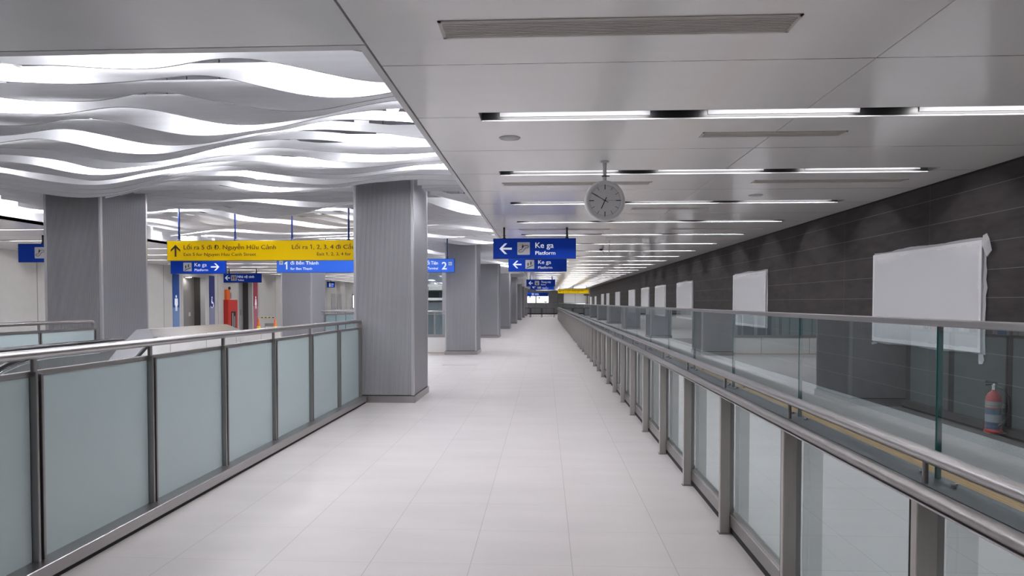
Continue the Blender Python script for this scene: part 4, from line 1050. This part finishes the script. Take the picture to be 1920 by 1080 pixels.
b = MB(); b.bbox(XL, XL + .03, 30.16, 30.64, 1.12, 1.6, M['white_plastic'], .004); tag(b.build('access_panel'), 'square white access panel left of the red hose cabinet', 'access panel')
t = thing('ceiling_lamp', (XL - .28, 28.2, 2.6), 'small lit round ceiling lamp inside the toilet entrance', 'ceiling light')
b = MB(); b.lathe((XL - .28, 28.2, 2.6), [(.15, .08), (.15, .02), (.12, .0)], M['white_plastic'], 'z', 20); b.build('lamp_body', t)
b = MB(); b.lathe((XL - .28, 28.2, 2.6), [(.12, -.004), (.0, -.012)], M['lamp_soft'], 'z', 20); b.build('lamp_lens', t)

# traffic cones with a striped bar
def cone(x, y, lab):
    t = thing('traffic_cone', (x, y, 0), lab, 'traffic cone', 'traffic cones by the left wall')
    b = MB(); b.bbox(x - .2, x + .2, y - .2, y + .2, 0, .04, M['orange'], .01)
    b.lathe((x, y, 0), [(.15, .04), (.135, .14)], M['orange'], 'z', 20); b.lathe((x, y, 0), [(.112, .30), (.085, .48)], M['orange'], 'z', 20); b.lathe((x, y, 0), [(.062, .62), (.03, .82)], M['orange'], 'z', 20); b.build('cone_body', t)
    b = MB(); b.lathe((x, y, 0), [(.136, .14), (.112, .30)], M['cone_yellow'], 'z', 20); b.lathe((x, y, 0), [(.086, .48), (.062, .62)], M['cone_yellow'], 'z', 20); b.build('reflective_bands', t)
    b = MB(); b.lathe((x, y, 0), [(.034, .80), (.034, .86), (.012, .92), (.001, .93)], M['orange'], 'z', 14); b.build('cone_cap', t)
cone(-11.10, 26.0, 'orange and yellow traffic cone, left one of the pair')
cone(-10.45, 26.0, 'orange and yellow traffic cone, right one beside the pillar')
b = MB()
for i in range(8):
    a = -11.06 + .57 * i / 8; b.tube([(a, 26.0, .955), (a + .57 / 8, 26.0, .955)], .018, M['icon_black'] if i % 2 else M['cone_yellow'], 8)
tag(b.build('barrier_bar'), 'thin black and yellow bar joining the two traffic cones', 'bar')
b = MB(); b.box(-11.0, -10.62, 26.35, 26.38, 0, .72, M['label_white']); b.box(-10.98, -10.64, 26.345, 26.35, .1, .6, M['board']); tag(b.build('leaning_panel'), 'pale panel standing behind the two traffic cones', 'panel')

# ------------------------------------------------------------------ escalators
def escalator(label, xa, xb, yt, zr, yk, newel=True, rr=.03):
    """handrail flat at zr between yk and yt, going down 30 degrees towards the camera before yk"""
    t = thing('escalator', ((xa + xb) / 2, yt, 0), label, 'escalator')
    sl = math.tan(math.radians(30))
    for x in (xa, xb):
        pts = []
        yy = yt
        if newel: pts += [(x, yt - .05, zr - .75), (x, yt + .12, zr - .55), (x, yt + .18, zr - .3), (x, yt + .12, zr - .09), (x, yt - .03, zr - .01)]
        else: pts += [(x, yt - .01 * q, zr) for q in range(5)]
        n = 6
        pts += [(x, yt - .3, zr), (x, yk, zr)]
        for i in range(1, n + 1):
            u = i / n; y = yk - .9 * u; pts.append((x, y, zr - .5 * sl * .9 * u * u))
        ye, ze = pts[-1][1], pts[-1][2]
        pts.append((x, ye - 4.5, ze - 4.5 * sl))
        h = MB(); h.tube(pts, rr, M['rubber'], 12); h.build('handrail', t)
        # panel under the handrail
        top = [(p[1], p[2] - .035) for p in pts[4:]]
        if newel: bot = [(top[-1][0], top[-1][1] - .75), (yk - .2, zr - .95), (yt - .7, zr - .95), (yt - .1, zr - .5)]
        else: bot = [(top[-1][0], top[-1][1] - .75), (yk - .9, zr - .95), (yt - 1.1, zr - .75)]
        p = MB(); p.poly(top + bot, 'yz', x - .02, x + .02, M['steel_dark']); p.build('balustrade_panel', t)
        e = MB(); e.tube([(x, q[1], q[2] - .05) for q in pts[5:]], .022, M['chrome'], 8); e.build('handrail_guide', t)
    s = MB(); k = int(4.8 / .35); y = yk - .1; z = -.02
    s.box(xa + .05, xb - .05, y, yt, -.3, z, M['steel'])
    for i in range(k):
        s.box(xa + .05, xb - .05, y - .35 * (i + 1), y - .35 * i, z - .2 * (i + 1) - .3, z - .2 * (i + 1), M['steel_dark'])
    s.build('steps', t)
    tr = MB(); tr.poly([(yt, -.3), (yk, -.5), (yk - 5.2, -3.6), (yk - 5.2, -4.2), (yk, -1.2), (yt, -.9)], 'yz', xa - .12, xb + .12, M['steel_dark']); tr.build('truss', t)
    return t
escalator('nearer steel escalator with black handrail descending just behind the left guard', -4.42, -4.0, 6.22, 1.15, 5.3, newel=False)
escalator('farther steel escalator with curved black handrail beyond the steel cowl', -6.0, -5.56, 9.45, 1.02, 8.35, rr=.027)
t = thing('steel_cowl', (-5.3, 9.8, 0), 'shiny stainless steel cowl with a sloping end between the two escalators', 'escalator cowl')
b = MB()
zs = lambda y: 1.092 - (8.70 - y) * .55
b.poly([(11.25, -.2), (11.25, 1.09), (8.80, 1.09), (6.65, zs(6.65) - .06), (6.65, -.35)], 'yz', -5.45, -5.12, M['parapet']); b.build('cowl_body', t)
b = MB()
vs = [(-5.45, 8.87, 1.185), (-5.28, 8.87, 1.185), (-5.12, 8.70, 1.092), (-5.45, 11.1, 1.185), (-5.28, 11.1, 1.185), (-5.12, 11.25, 1.092), (-5.45, 11.25, 1.092), (-5.12, 6.55, zs(6.55)), (-5.45, 6.55, zs(6.55))]
b.add(vs, [(0, 1, 4, 3), (1, 2, 5, 4), (3, 4, 5, 6)], M['steel']); b.add([vs[0], vs[8], vs[7], vs[2], vs[1]], [(0, 1, 2, 3, 4)], M['steel_matt']); b.build('cowl_cap', t)
b = MB(); b.poly([(8.70, 1.07), (8.72, 1.04), (6.62, zs(6.62) - .05), (6.6, zs(6.6) - .02)], 'yz', -5.12, -5.115, M['black']); b.build('edge_seal', t)

# glass lift between the pillars
t = thing('glass_lift_shaft', (-4.7, 26.0, 0), 'glass lift shaft with white steel frame seen between the first two pillars', 'lift')
xa, xb, ya, yb = -5.7, -3.7, 25.0, 27.0
b = MB()
for xx in (xa, (xa + xb) / 2 - .35, (xa + xb) / 2 + .35, xb):
    b.box(xx - .06, xx + .06, ya - .06, ya + .06, -4, 2.9, M['column_trim'])
for xx in (xa, xb): b.box(xx - .06, xx + .06, yb - .06, yb + .06, -4, 2.9, M['column_trim'])
for zz in (.2, 1.62, 2.12, 2.84): b.box(xa, xb, ya - .05, ya + .05, zz, zz + .09, M['white_plastic']); b.box(xb - .05, xb + .05, ya, yb, zz, zz + .09, M['white_plastic']); b.box(xa - .05, xa + .05, ya, yb, zz, zz + .09, M['white_plastic'])
b.build('shaft_frame', t)
g = MB(); g.box(xa + .06, xb - .06, ya + .0, ya + .012, .3, 2.84, M['glass']); g.box(xb - .006, xb + .006, ya + .06, yb - .06, .3, 2.84, M['glass']); g.build('shaft_glass', t)
g = MB(); g.box(xa + .3, xb - .3, ya + .5, yb - .2, -.1, 1.55, M['column']); g.box(xa + .5, xb - .25, ya + .4, ya + .9, 1.72, 1.95, M['icon_black']); g.build('lift_car', t)
